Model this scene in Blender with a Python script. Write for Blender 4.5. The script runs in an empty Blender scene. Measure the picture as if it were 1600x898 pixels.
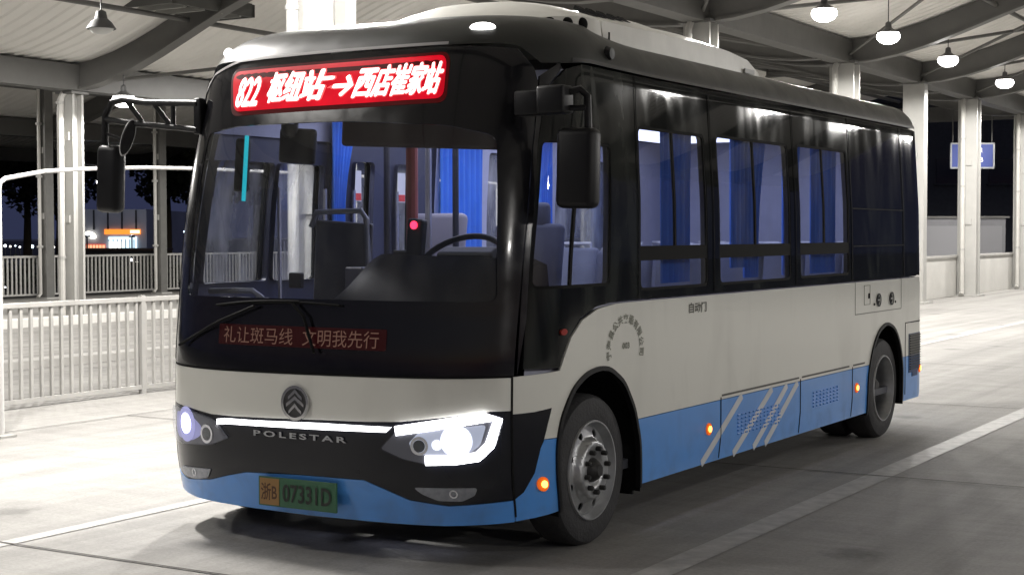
import bpy, bmesh, math, random
import numpy as np
from mathutils import Vector, Matrix
from mathutils.geometry import delaunay_2d_cdt
random.seed(7); rng = np.random.RandomState(5)
SC = bpy.context.scene
COL = SC.collection

# ------------------------------------------------------------------ camera
CX, CY, CZ = 4.9188, -6.1503, 1.618
YAW, PIT, ROL, FPX = .5389, -.0347, -.0018, 2418.4
fwd = Vector((-math.sin(YAW)*math.cos(PIT), math.cos(YAW)*math.cos(PIT), math.sin(PIT)))
rt = fwd.cross(Vector((0, 0, 1))).normalized(); up = rt.cross(fwd)
r2 = rt*math.cos(ROL)+up*math.sin(ROL); u2 = -rt*math.sin(ROL)+up*math.cos(ROL)
cam_d = bpy.data.cameras.new('camera'); cam = bpy.data.objects.new('camera', cam_d); COL.objects.link(cam)
cam.matrix_world = Matrix(((r2.x, u2.x, -fwd.x, CX), (r2.y, u2.y, -fwd.y, CY), (r2.z, u2.z, -fwd.z, CZ), (0, 0, 0, 1)))
cam_d.sensor_width = 36; cam_d.lens = 36*FPX/1600; cam_d.clip_start = .05; cam_d.clip_end = 2000
SC.camera = cam

# ------------------------------------------------------------------ world: night sky
w = bpy.data.worlds.new('World'); SC.world = w; w.use_nodes = True
nt = w.node_tree; nt.nodes.clear()
sky = nt.nodes.new('ShaderNodeTexSky'); sky.sky_type = 'NISHITA'; sky.sun_disc = False
sky.sun_elevation = math.radians(-3); sky.sun_rotation = math.radians(150)
bg = nt.nodes.new('ShaderNodeBackground'); bg.inputs[1].default_value = .45
bg2 = nt.nodes.new('ShaderNodeBackground'); bg2.inputs[0].default_value = (.16, .19, .42, 1); bg2.inputs[1].default_value = .17
ad = nt.nodes.new('ShaderNodeAddShader'); wo = nt.nodes.new('ShaderNodeOutputWorld')
nt.links.new(sky.outputs[0], bg.inputs[0]); nt.links.new(bg.outputs[0], ad.inputs[0]); nt.links.new(bg2.outputs[0], ad.inputs[1]); nt.links.new(ad.outputs[0], wo.inputs[0])
SC.view_settings.view_transform = 'Standard'; SC.view_settings.look = 'None'; SC.view_settings.exposure = 0.0; SC.view_settings.gamma = 1
SC.render.engine = 'CYCLES'
cy = SC.cycles; cy.use_denoising = True; cy.max_bounces = 8; cy.diffuse_bounces = 3; cy.glossy_bounces = 4
cy.transparent_max_bounces = 16; cy.transmission_bounces = 6; cy.sample_clamp_indirect = 6; cy.caustics_reflective = False; cy.caustics_refractive = False
LAMP_W = 1060; LAMP_COL = (1.0, .968, .925)

# ------------------------------------------------------------------ helpers
def nodes_mat(name):
    m = bpy.data.materials.new(name); m.use_nodes = True
    return m, m.node_tree, m.node_tree.nodes['Principled BSDF']
def mat(name, col, rough=.5, metal=0, noise=0, nscale=6, coat=0, bump=0, bscale=40, spec=.5, rvar=0, stretch=None):
    if name in bpy.data.materials: return bpy.data.materials[name]
    m, t, p = nodes_mat(name)
    p.inputs['Base Color'].default_value = (*col, 1); p.inputs['Roughness'].default_value = rough; p.inputs['Metallic'].default_value = metal
    p.inputs['Coat Weight'].default_value = coat; p.inputs['Coat Roughness'].default_value = .06; p.inputs['Specular IOR Level'].default_value = spec
    tc = t.nodes.new('ShaderNodeTexCoord'); src = tc.outputs['Object']
    if stretch:
        mp = t.nodes.new('ShaderNodeMapping'); mp.inputs['Scale'].default_value = stretch; t.links.new(src, mp.inputs[0]); src = mp.outputs[0]
    if noise or rvar:
        n = t.nodes.new('ShaderNodeTexNoise'); n.inputs['Scale'].default_value = nscale; n.inputs['Detail'].default_value = 6; n.inputs['Roughness'].default_value = .62
        t.links.new(src, n.inputs['Vector'])
    if noise:
        r = t.nodes.new('ShaderNodeMapRange'); r.inputs[1].default_value = .3; r.inputs[2].default_value = .7; r.inputs[3].default_value = 1-noise; r.inputs[4].default_value = 1+noise*.5
        x = t.nodes.new('ShaderNodeVectorMath'); x.operation = 'SCALE'; x.inputs[0].default_value = col
        t.links.new(n.outputs[0], r.inputs[0]); t.links.new(r.outputs[0], x.inputs['Scale']); t.links.new(x.outputs[0], p.inputs['Base Color'])
    if rvar:
        r = t.nodes.new('ShaderNodeMapRange'); r.inputs[1].default_value = .35; r.inputs[2].default_value = .7; r.inputs[3].default_value = rough; r.inputs[4].default_value = rough+rvar
        t.links.new(n.outputs[0], r.inputs[0]); t.links.new(r.outputs[0], p.inputs['Roughness'])
    if bump:
        n2 = t.nodes.new('ShaderNodeTexNoise'); n2.inputs['Scale'].default_value = bscale; n2.inputs['Detail'].default_value = 5
        b = t.nodes.new('ShaderNodeBump'); b.inputs['Strength'].default_value = bump; b.inputs['Distance'].default_value = .02
        t.links.new(src, n2.inputs['Vector']); t.links.new(n2.outputs[0], b.inputs['Height']); t.links.new(b.outputs[0], p.inputs['Normal'])
    return m
def emis(name, col, s, base=(.05, .05, .05)):
    if name in bpy.data.materials: return bpy.data.materials[name]
    m, t, p = nodes_mat(name)
    p.inputs['Base Color'].default_value = (*base, 1); p.inputs['Emission Color'].default_value = (*col, 1); p.inputs['Emission Strength'].default_value = s
    p.inputs['Roughness'].default_value = .6; p.inputs['Specular IOR Level'].default_value = .15
    return m
def glass(name, tint=(.8, .82, .84), ior=1.45, rough=.0, dirt=.06):
    m = bpy.data.materials.new(name); m.use_nodes = True; t = m.node_tree; t.nodes.clear()
    o = t.nodes.new('ShaderNodeOutputMaterial'); tr = t.nodes.new('ShaderNodeBsdfTransparent'); tr.inputs[0].default_value = (*tint, 1)
    gl = t.nodes.new('ShaderNodeBsdfGlossy'); gl.inputs['Roughness'].default_value = rough; fr = t.nodes.new('ShaderNodeFresnel'); 
    ge = t.nodes.new('ShaderNodeNewGeometry'); mr = t.nodes.new('ShaderNodeMapRange'); mr.inputs[3].default_value = ior; mr.inputs[4].default_value = 1/ior; t.links.new(ge.outputs['Backfacing'], mr.inputs[0]); t.links.new(mr.outputs[0], fr.inputs[0])
    df = t.nodes.new('ShaderNodeBsdfDiffuse'); df.inputs[0].default_value = (.5, .5, .48, 1)
    n = t.nodes.new('ShaderNodeTexNoise'); n.inputs['Scale'].default_value = 3; n.inputs['Detail'].default_value = 8
    tc = t.nodes.new('ShaderNodeTexCoord'); mp = t.nodes.new('ShaderNodeMapping'); mp.inputs['Scale'].default_value = (2.4, 2.4, .8)
    t.links.new(tc.outputs['Object'], mp.inputs[0]); t.links.new(mp.outputs[0], n.inputs['Vector'])
    r = t.nodes.new('ShaderNodeMapRange'); r.inputs[1].default_value = .42; r.inputs[2].default_value = .75; r.inputs[3].default_value = dirt*.45; r.inputs[4].default_value = dirt*2
    t.links.new(n.outputs[0], r.inputs[0])
    m1 = t.nodes.new('ShaderNodeMixShader'); m2 = t.nodes.new('ShaderNodeMixShader')
    t.links.new(r.outputs[0], m1.inputs[0]); t.links.new(tr.outputs[0], m1.inputs[1]); t.links.new(df.outputs[0], m1.inputs[2])
    t.links.new(fr.outputs[0], m2.inputs[0]); t.links.new(m1.outputs[0], m2.inputs[1]); t.links.new(gl.outputs[0], m2.inputs[2]); t.links.new(m2.outputs[0], o.inputs[0])
    return m
def link_mesh(name, me, m, parent=None, loc=None):
    o = bpy.data.objects.new(name, me); COL.objects.link(o)
    if m is not None and len(me.materials) == 0: me.materials.append(m)
    if parent: o.parent = parent
    if loc: o.location = loc
    return o
def tag(o, label=None, cat=None, group=None, kind=None):
    if label: o['label'] = label
    if cat: o['category'] = cat
    if group: o['group'] = group
    if kind: o['kind'] = kind
    return o
def empty(name, loc=(0, 0, 0), rz=0):
    o = bpy.data.objects.new(name, None); COL.objects.link(o); o.location = loc; o.rotation_euler = (0, 0, rz); o.empty_display_size = .2
    return o
def copy_tree(o, parent=None):
    c = o.copy(); COL.objects.link(c); c.parent = parent
    for ch in [x for x in bpy.data.objects if x.parent == o]: copy_tree(ch, c)
    return c
class MB:
    def __init__(s): s.bm = bmesh.new()
    def box(s, c, d, rot=None, bev=0):
        r = bmesh.ops.create_cube(s.bm, size=1); vs = r['verts']
        M = Matrix.Translation(c) @ (rot.to_4x4() if rot else Matrix.Identity(4)) @ Matrix.Diagonal((*d, 1))
        bmesh.ops.transform(s.bm, matrix=M, verts=vs)
        if bev: bmesh.ops.bevel(s.bm, geom=list({e for v in vs for e in v.link_edges}), offset=bev, segments=3, profile=.5, affect='EDGES', clamp_overlap=True)
        return s
    def tube(s, pts, r, n=10, cap=True):
        pts = [Vector(p) for p in pts]; rings = []; rr = r if hasattr(r, '__len__') else [r]*len(pts)
        pd = None
        for i, p in enumerate(pts):
            d = (pts[min(i+1, len(pts)-1)]-pts[max(i-1, 0)]).normalized()
            if pd is None: a = d.orthogonal().normalized()
            else: a = (a-d*a.dot(d)).normalized()
            pd = d; b = d.cross(a)
            rings.append([s.bm.verts.new(p+(a*math.cos(2*math.pi*k/n)+b*math.sin(2*math.pi*k/n))*rr[i]) for k in range(n)])
        for A, B in zip(rings, rings[1:]):
            for k in range(n): s.bm.faces.new((A[k], A[(k+1) % n], B[(k+1) % n], B[k]))
        if cap: s.bm.faces.new(rings[0][::-1]); s.bm.faces.new(rings[-1])
        return s
    def lathe(s, prof, c, axis='Z', n=32, cap=False):
        rings = []
        for r, h in prof:
            ring = []
            for k in range(n):
                a = 2*math.pi*k/n; x, y = r*math.cos(a), r*math.sin(a)
                p = {'Z': (x, y, h), 'X': (h, x, y), 'Y': (x, h, y)}[axis]
                ring.append(s.bm.verts.new(Vector(c)+Vector(p)))
            rings.append(ring)
        for A, B in zip(rings, rings[1:]):
            for k in range(n): s.bm.faces.new((A[k], A[(k+1) % n], B[(k+1) % n], B[k]))
        if cap: s.bm.faces.new(rings[0][::-1]); s.bm.faces.new(rings[-1])
        return s
    def grid(s, P):
        V = [[s.bm.verts.new(p) for p in row] for row in P]
        for A, B in zip(V, V[1:]):
            for k in range(len(A)-1): s.bm.faces.new((A[k], A[k+1], B[k+1], B[k]))
        return s
    def prism(s, pts, h, M=None):
        M = M or Matrix.Identity(4)
        A = [s.bm.verts.new(M @ Vector((x, y, 0))) for x, y in pts]; B = [s.bm.verts.new(M @ Vector((x, y, h))) for x, y in pts]
        s.bm.faces.new(A[::-1]); s.bm.faces.new(B)
        for k in range(len(A)): s.bm.faces.new((A[k], A[(k+1) % len(A)], B[(k+1) % len(A)], B[k]))
        return s
    def build(s, name, m, parent=None, loc=None, smooth=False, ang=35):
        bmesh.ops.recalc_face_normals(s.bm, faces=s.bm.faces)
        me = bpy.data.meshes.new(name)
        if smooth:
            for f in s.bm.faces: f.smooth = True
            for e in s.bm.edges:
                if len(e.link_faces) == 2 and e.calc_face_angle(0) > math.radians(ang): e.smooth = False
        s.bm.to_mesh(me); s.bm.free()
        return link_mesh(name, me, m, parent, loc)

# ------------------------------------------------------------------ bus body surface  S(s, v)
HW, L, N_, M_, D0, ZR, RR, RB = 1.2, 6.95, 3.6, 2.2, .62, 2.44, .24, .25
TH = np.linspace(0, math.pi/2, 4000)
_X = np.sin(TH)**(2/N_); _Y = 1-np.clip(np.cos(TH), 0, 1)**(2/M_)
SR = np.concatenate([[0], np.cumsum(np.hypot(np.diff(_X)*HW, np.diff(_Y)*D0))]); S1 = SR[-1]
YF = [(0, .06), (.25, .035), (.4, 0.0), (.7, -.01), (1.0, .0), (1.5, .06), (2.0, .155), (2.44, .27), (2.6, .33)]
WZ = [(0, 1.185), (.3, 1.2), (1.2, 1.2), (1.8, 1.19), (2.44, 1.15), (2.6, 1.14)]
S2 = S1+(L-RB-D0); S3 = S2+math.pi/2*RB; S4 = S3+HW-RB; VT = ZR+RR*math.pi/2
def _in(x, pts): return np.interp(x, [p[0] for p in pts], [p[1] for p in pts])
def _sm(x, pts, h=.06): return (_in(x-h, pts)+2*_in(x, pts)+_in(x+h, pts))/4
def surf(s, v):
    s = np.asarray(s, float); v = np.asarray(v, float); sg = np.where(s < 0, -1., 1.); a = np.abs(s)
    ang = np.clip((v-ZR)/RR, 0, math.pi/2); z = np.where(v < ZR, v, ZR+RR*np.sin(ang)); ins = RR*(1-np.cos(ang))
    fw = np.clip((S1+1.3-a)/1.8, 0, 1); fw = fw*fw*(3-2*fw); z = z+.07*fw*np.sin(ang)
    ww = _sm(np.minimum(v, ZR+.05), WZ)-ins; yf = _sm(np.minimum(v, ZR+.05), YF)+ins*1.7
    th = np.interp(a, SR, TH); nn = np.interp(np.minimum(v, 2.6), [1.2, 2.45], [N_, 4.8])
    X = np.sin(th)**(2/nn); Y = 1-np.clip(np.cos(th), 0, 1)**(2/M_)
    t = np.clip((a-S1)/1.4, 0, 1); y2 = D0+(a-S1)+yf*(1-t)**2
    al = np.clip((a-S2)/RB, 0, math.pi/2)
    x = np.where(a < S1, ww*X, np.where(a < S2, ww, np.where(a < S3, ww-RB*(1-np.cos(al)), np.maximum(ww-RB-(a-S3), 0)*1.0)))
    y = np.where(a < S1, yf+D0*Y, np.where(a < S2, y2, np.where(a < S3, L-RB+RB*np.sin(al)-ins*.8*np.sin(al), L-ins*.8)))
    return np.stack([x*sg, y, z], -1)
def surfn(s, v):
    e = 2e-3; s = np.asarray(s, float); v = np.asarray(v, float)
    n = np.cross(surf(s+e, v)-surf(s-e, v), surf(s, v+e)-surf(s, v-e))
    return n/np.maximum(np.linalg.norm(n, axis=-1, keepdims=True), 1e-9)
def on(s, v, off=0):
    return Vector((surf(s, v)+surfn(s, v)*off).tolist())
def inpoly(P, poly):
    x, y = P[:, 0], P[:, 1]; c = np.zeros(len(P), bool); q = np.asarray(poly); n = len(q)
    for i in range(n):
        x1, y1 = q[i]; x2, y2 = q[i-1]
        if y1 == y2: continue
        c ^= ((y1 > y) != (y2 > y)) & (x < (x2-x1)*(y-y1)/(y2-y1)+x1)
    return c
def densify(poly, d):
    out = []
    for i in range(len(poly)):
        a, b = np.array(poly[i], float), np.array(poly[(i+1) % len(poly)], float)
        n = max(1, int(math.ceil(np.linalg.norm(b-a)/d)))
        for k in range(n): out.append(tuple(a+(b-a)*k/n))
    return out
def fillet(poly, r, n=5):
    out = []; m = len(poly); rs = r if hasattr(r, '__len__') else [r]*m
    for i in range(m):
        p = Vector(poly[i]); a = Vector(poly[i-1]); b = Vector(poly[(i+1) % m]); rr = rs[i]
        if rr <= 0: out.append(tuple(p)); continue
        da, db = (a-p), (b-p); q = min(rr, da.length*.49, db.length*.49); A = p+da.normalized()*q; B = p+db.normalized()*q
        for k in range(n+1):
            t = k/n; out.append(tuple(A*(1-t)**2+p*2*t*(1-t)+B*t*t))
    return out
def rect(a, b, c, d, r=0): 
    p = [(a, c), (b, c), (b, d), (a, d)]
    return fillet(p, r) if r else p
def circ(x, y, r, n=28, ry=None): return [(x+r*math.cos(2*math.pi*k/n), y+(ry or r)*math.sin(2*math.pi*k/n)) for k in range(n)]
def region(outer, holes=(), step=.06):
    loops = [densify(outer, step)]+[densify(h, step) for h in holes]
    V = []; E = []
    for lp in loops:
        b = len(V); V += lp; E += [(b+i, b+(i+1) % len(lp)) for i in range(len(lp))]
    O = np.array(loops[0]); x0, y0 = O.min(0); x1, y1 = O.max(0)
    gx = np.arange(x0+step/2, x1, step); gy = np.arange(y0+step/2, y1, step)
    if len(gx) and len(gy):
        G = np.stack(np.meshgrid(gx, gy), -1).reshape(-1, 2); k = inpoly(G, loops[0])
        for h in loops[1:]: k &= ~inpoly(G, h)
        V += [tuple(g) for g in G[k]]
    r = delaunay_2d_cdt([Vector(v) for v in V], E, [], 0, 1e-6)
    P = np.array([tuple(v) for v in r[0]]); F = np.array([f for f in r[2] if len(f) == 3])
    c = P[F].mean(1); k = inpoly(c, loops[0])
    for h in loops[1:]: k &= ~inpoly(c, h)
    A = P[F]; ar = (A[:, 1, 0]-A[:, 0, 0])*(A[:, 2, 1]-A[:, 0, 1])-(A[:, 2, 0]-A[:, 0, 0])*(A[:, 1, 1]-A[:, 0, 1])
    F = F[k & (np.abs(ar) > 1e-9)]; ar = ar[k & (np.abs(ar) > 1e-9)]
    F = np.where((ar < 0)[:, None], F[:, ::-1], F)
    u, inv = np.unique(F, return_inverse=True)
    return P[u], inv.reshape(-1, 3)
def sheet_mesh(name, P3, N3, F, thick=0):
    n = len(P3); V = [tuple(p) for p in P3]; FF = [tuple(f) for f in F]; nrm = [tuple(x) for x in N3]
    if thick:
        ed = {}
        for f in F:
            for i in range(3):
                a, b = int(f[i]), int(f[(i+1) % 3]); ed[(a, b)] = 1
        for (a, b) in list(ed):
            if (b, a) in ed: continue
            k = len(V); pa, pb = P3[a], P3[b]; qa, qb = pa-N3[a]*thick, pb-N3[b]*thick
            V += [tuple(pa), tuple(qa), tuple(qb), tuple(pb)]
            FF.append((k, k+1, k+2, k+3)); e = np.cross(pb-pa, N3[a]); e = -e/max(np.linalg.norm(e), 1e-9); nrm += [tuple(-e)]*4
    me = bpy.data.meshes.new(name); me.from_pydata(V, [], FF); me.update()
    me.polygons.foreach_set('use_smooth', [True]*len(me.polygons))
    me.normals_split_custom_set_from_vertices(nrm)
    return me
def panel(name, outer, m, parent, holes=(), off=0, thick=.012, step=.06, flip=False):
    P, F = region(outer, holes, step)
    N3 = surfn(P[:, 0], P[:, 1]); P3 = surf(P[:, 0], P[:, 1])+N3*off
    return link_mesh(name, sheet_mesh(name, P3, N3, F, thick), m, parent)
def strip(pts, wd, close=False):
    pts = [np.array(p, float) for p in pts]; Lf = []; Rt = []
    for i, p in enumerate(pts):
        d = pts[min(i+1, len(pts)-1)]-pts[max(i-1, 0)]; d /= np.linalg.norm(d); n = np.array([-d[1], d[0]])*wd/2
        Lf.append(tuple(p+n)); Rt.append(tuple(p-n))
    return Lf+Rt[::-1]
def text2d(txt, size, align='CENTER', bold=0, sx=1, shear=0, space=1, offset=0):
    c = bpy.data.curves.new('t', 'FONT'); c.body = txt; c.size = size; c.align_x = align; c.align_y = 'CENTER'; c.offset = bold; c.shear = shear; c.space_character = space
    c.resolution_u = 3
    o = bpy.data.objects.new('t', c); COL.objects.link(o); bpy.context.view_layer.update()
    dg = bpy.context.evaluated_depsgraph_get(); me = bpy.data.meshes.new_from_object(o.evaluated_get(dg))
    P = np.array([v.co[:2] for v in me.vertices]) if len(me.vertices) else np.zeros((0, 2)); F = [tuple(p.vertices) for p in me.polygons]
    bpy.data.objects.remove(o); bpy.data.curves.remove(c); bpy.data.meshes.remove(me)
    P = P*np.array([sx, 1])
    return P, F
def text_on(name, txt, s0, v0, size, m, parent, off=.004, fit=None, fat=0, **k):
    P, F = text2d(txt, size, **k)
    if fit:
        lo, hi = P.min(0), P.max(0); P = (P-(lo+hi)/2)/(hi-lo)*np.array(fit)
    P = P+np.array([s0, v0]); V = []; FF = []
    for j, (dx, dy) in enumerate([(0, 0)]+([(fat*math.cos(a), fat*math.sin(a)) for a in np.linspace(0, 2*math.pi, 9)[:-1]] if fat else [])):
        Q = P+np.array([dx, dy]); Q = surf(Q[:, 0], Q[:, 1])+surfn(Q[:, 0], Q[:, 1])*(off+.0003*j); k = len(V); V += [tuple(q) for q in Q]; FF += [tuple(i+k for i in f) for f in F]
    me = bpy.data.meshes.new(name); me.from_pydata(V, [], FF); me.update()
    return link_mesh(name, me, m, parent)

# ------------------------------------------------------------------ materials
M = {}
def paint(name, col, rough, grime=(.16, .14, .11), amt=.5):
    m, t, p = nodes_mat(name); p.inputs['Coat Weight'].default_value = .55; p.inputs['Coat Roughness'].default_value = .08
    tc = t.nodes.new('ShaderNodeTexCoord')
    def noise(sc, det, vec, dist=0):
        mp = t.nodes.new('ShaderNodeMapping'); mp.inputs['Scale'].default_value = vec; n = t.nodes.new('ShaderNodeTexNoise'); n.inputs['Scale'].default_value = sc; n.inputs['Detail'].default_value = det; n.inputs['Distortion'].default_value = dist
        t.links.new(tc.outputs['Object'], mp.inputs[0]); t.links.new(mp.outputs[0], n.inputs['Vector']); return n.outputs[0]
    def rng_(x, a, b, lo, hi):
        r = t.nodes.new('ShaderNodeMapRange'); r.inputs[1].default_value = a; r.inputs[2].default_value = b; r.inputs[3].default_value = lo; r.inputs[4].default_value = hi; t.links.new(x, r.inputs[0]); return r.outputs[0]
    streak = rng_(noise(1.6, 8, (1.4, 1.6, .45), .8), .50, .80, 0, .35)
    sep = t.nodes.new('ShaderNodeSeparateXYZ'); t.links.new(tc.outputs['Object'], sep.inputs[0])
    low = rng_(sep.outputs['Z'], .22, .62, 1, 0); sp = rng_(noise(7, 9, (1, 1, 1), .5), .46, .72, 0, 1)
    m1 = t.nodes.new('ShaderNodeMath'); m1.operation = 'MULTIPLY'; t.links.new(low, m1.inputs[0]); t.links.new(sp, m1.inputs[1])
    m2 = t.nodes.new('ShaderNodeMath'); m2.operation = 'MULTIPLY_ADD'; t.links.new(m1.outputs[0], m2.inputs[0]); m2.inputs[1].default_value = .55; t.links.new(streak, m2.inputs[2])
    m3 = t.nodes.new('ShaderNodeMath'); m3.operation = 'MULTIPLY'; t.links.new(m2.outputs[0], m3.inputs[0]); m3.inputs[1].default_value = amt; m3.use_clamp = True
    mx = t.nodes.new('ShaderNodeMix'); mx.data_type = 'RGBA'; mx.inputs[6].default_value = (*col, 1); mx.inputs[7].default_value = (*grime, 1); t.links.new(m3.outputs[0], mx.inputs[0]); t.links.new(mx.outputs[2], p.inputs['Base Color'])
    t.links.new(rng_(m3.outputs[0], 0, 1, rough, rough+.5), p.inputs['Roughness'])
    b = t.nodes.new('ShaderNodeBump'); b.inputs['Strength'].default_value = .12; b.inputs['Distance'].default_value = .02; t.links.new(noise(1.5, 2, (1, 1, 1.6)), b.inputs['Height'])
    t.links.new(b.outputs[0], p.inputs['Normal']); t.links.new(b.outputs[0], p.inputs['Coat Normal'])
    return m
M['white'] = paint('white_paint', (.80, .80, .735), .30)
M['blue'] = paint('blue_paint', (.085, .32, .82), .35, (.10, .12, .15), .5)
M['black'] = mat('black_gloss', (.008, .008, .010), .12, coat=.4, spec=.35, rvar=.14, nscale=5)
M['roofpaint'] = mat('roof_black_paint', (.022, .023, .021), .3, spec=.35, rvar=.15, nscale=3)
M['mask'] = mat('black_mask', (.008, .009, .014), .2, rvar=.08, coat=.15, spec=.3)
M['rubber'] = mat('rubber', (.008, .008, .008), .8, spec=.15)
M['tyre'] = mat('tyre_rubber', (.028, .028, .03), .72, noise=.3, nscale=12, bump=.25, bscale=60)
M['plastic'] = mat('black_plastic', (.007, .007, .008), .45, spec=.3, bump=.1, bscale=200)
M['alu'] = mat('wheel_aluminium', (.52, .53, .54), .34, metal=.85, noise=.25, nscale=9, rvar=.15)
M['darkmetal'] = mat('dark_metal', (.05, .05, .05), .5, metal=.6)
M['chrome'] = mat('chrome', (.75, .75, .76), .14, metal=1)
M['glass'] = glass('side_glass', (.56, .60, .70), 1.8, .012, .07)
M['doorglass'] = glass('door_glass', (.80, .82, .86), 1.5, .02, .46)
M['wind'] = glass('windshield_glass', (.86, .88, .92), 1.5, .0, .05)
M['lens'] = glass('lamp_lens', (.93, .94, .97), 1.4, .02, 0)
M['lining'] = mat('interior_lining', (.45, .46, .56), .6, noise=.08)
M['intdark'] = mat('interior_dark', (.016, .016, .024), .55, bump=.1, bscale=150)
M['seat'] = mat('seat_fabric', (.16, .17, .22), .8, noise=.2)
M['pole'] = mat('grab_pole', (.6, .6, .62), .25, metal=.7)
M['whiteemis'] = emis('drl_light', (1, .985, 1), 9)
M['bluewhite'] = emis('headlight_glow', (.62, .62, 1), 7)
M['marker'] = emis('white_marker_light', (1, .99, .96), 7)
M['amber'] = emis('amber_light', (1, .30, .04), 9)
M['amberrim'] = emis('amber_lens', (1, .16, .01), .55, (.4, .1, .02))
M['red'] = emis('red_led_board', (1, .0, .02), .68, (.02, 0, 0))
_t = M['red'].node_tree; _n = _t.nodes.new('ShaderNodeTexNoise'); _n.inputs['Scale'].default_value = 5; _n.inputs['Detail'].default_value = 4
_c = _t.nodes.new('ShaderNodeTexCoord'); _t.links.new(_c.outputs['Object'], _n.inputs['Vector'])
_r = _t.nodes.new('ShaderNodeMapRange'); _r.inputs[1].default_value = .3; _r.inputs[2].default_value = .7; _r.inputs[3].default_value = .48; _r.inputs[4].default_value = .82
_t.links.new(_n.outputs[0], _r.inputs[0]); _t.links.new(_r.outputs[0], _t.nodes['Principled BSDF'].inputs['Emission Strength'])
M['redglow'] = emis('red_led_halo', (1, .01, .02), .05, (.006, 0, 0))  # halo of the lit board, painted as a dim emissive border
M['ledtext'] = emis('led_text', (1, .86, .84), 2.6)
M['textglow'] = emis('led_text_glow', (1, .10, .10), 1.6)  # red bloom around the sign letters, painted as emissive strokes
M['dimred'] = emis('dim_led_board', (.35, .02, .03), .035, (.012, .004, .004))
M['dimtext'] = emis('dim_led_text', (.75, .42, .32), .12, (.06, .03, .02))
M['curtain'] = mat('blue_curtain', (.06, .22, .75), .8, noise=.1, nscale=4)
M['cyan'] = emis('cyan_strip', (.02, .62, .75), .75)
M['silver'] = mat('silver_letter', (.42, .43, .45), .3, metal=.6)

def curtain_mesh(a, b, z0, z1, amp=.03, folds=9, gather=0, axis='Y', x=0, w1=None):
    """pleated cloth hanging in a plane of constant x between a and b; may be narrower at the bottom"""
    n = folds*8; rows = []
    for j in range(13):
        t = j/12; z = z1+(z0-z1)*t; k = 1-gather*math.sin(min(1, t*1.25)*math.pi/2)
        row = []
        for i in range(n+1):
            u = i/n; y = a+(b-a)*(u*k if gather >= 0 else 1-(1-u)*(2-k))
            row.append((x+amp*math.sin(u*folds*2*math.pi+.5*math.sin(3*u+t*2))*(1-.25*t), y, z))
        rows.append(row)
    mb = MB(); mb.grid(rows); return mb
# ================================================================== THE BUS
def streaky():
    m, t, p = nodes_mat('black_side_film')
    tc = t.nodes.new('ShaderNodeTexCoord'); mp = t.nodes.new('ShaderNodeMapping'); mp.inputs['Scale'].default_value = (2, 2.2, .55)
    n = t.nodes.new('ShaderNodeTexNoise'); n.inputs['Scale'].default_value = 1.4; n.inputs['Detail'].default_value = 7; n.inputs['Distortion'].default_value = 1.2
    t.links.new(tc.outputs['Object'], mp.inputs[0]); t.links.new(mp.outputs[0], n.inputs['Vector'])
    cr = t.nodes.new('ShaderNodeValToRGB'); cr.color_ramp.elements[0].position = .48; cr.color_ramp.elements[0].color = (.012, .013, .013, 1)
    cr.color_ramp.elements[1].position = .66; cr.color_ramp.elements[1].color = (.034, .037, .033, 1)
    t.links.new(n.outputs[0], cr.inputs[0]); t.links.new(cr.outputs[0], p.inputs['Base Color'])
    r = t.nodes.new('ShaderNodeMapRange'); r.inputs[1].default_value = .4; r.inputs[2].default_value = .68; r.inputs[3].default_value = .025; r.inputs[4].default_value = .07; p.inputs['Specular IOR Level'].default_value = .25
    t.links.new(n.outputs[0], r.inputs[0]); t.links.new(r.outputs[0], p.inputs['Roughness'])
    return m
M['film'] = streaky()
bus = tag(empty('city_bus', (0, 0, 0)), 'white, blue and black city bus number 822 with lit red destination sign', 'bus')
B = bus
def mir(poly): return [(-s, v) for s, v in poly][::-1]

# --- outlines in (s, v)
wbR = [(1.155, .925), (1.46, .94), (1.50, 1.01), (1.56, 1.10), (1.67, 1.18), (1.84, 1.23), (2.05, 1.248), (2.3, 1.25)]
maskR = [(1.155, .745), (1.28, .75), (1.40, .762), (1.34, .60), (1.32, .57), (1.28, .45), (1.21, .36), (1.155, .325)]
topL = [(-1.155, .705), (-1.02, .70), (-.80, .69), (-.62, .672), (-.45, .672), (-.2, .678), (.12, .688), (.40, .695), (.60, .705), (.84, .735), (1.05, .762), (1.155, .762)]
botL = [(1.155, .325), (.83, .30), (.63, .32), (.52, .36), (.38, .405), (0, .40), (-.38, .385), (-.52, .355), (-.66, .32), (-.9, .295), (-1.155, .325)]
archF = [(2.35, .15), (2.35, .48), (2.28, .68), (2.15, .84), (1.98, .925), (1.86, .935), (1.72, .915), (1.58, .85), (1.47, .72), (1.425, .58), (1.42, .15)]
archF = fillet(archF, .06, 3); 
archR = fillet([(7.16, .15), (7.17, .55), (7.09, .74), (6.95, .87), (6.74, .925), (6.53, .87), (6.38, .74), (6.28, .55), (6.24, .15)], .08, 3)
END = S4-.02
def body_side(sg):
    f = (lambda p: p) if sg > 0 else mir
    white = wbR+[(7.40, 1.25), (END, 1.25), (END, .612), (1.155, .612)]
    holes = [archF, archR, maskR+[]]
    panel('side_panel', f(white), M['white'], B, [f(archF), f(archR), f(maskR)], step=.12)
    panel('skirt_panel', f([(1.155, .218), (1.36, .235), (1.5, .25), (2.3, .25), (END, .25), (END, .608), (1.155, .608)]), M['blue'], B, [f(archF), f(archR), f(maskR)], step=.12)
body_side(1); body_side(-1)
panel('front_panel', [(-1.15, .705)]+topL[1:-1]+[(1.15, .762), (1.15, .922), (.5, .915), (0, .908), (-.5, .905), (-1.15, .905)], M['white'], B, step=.06)
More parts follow.
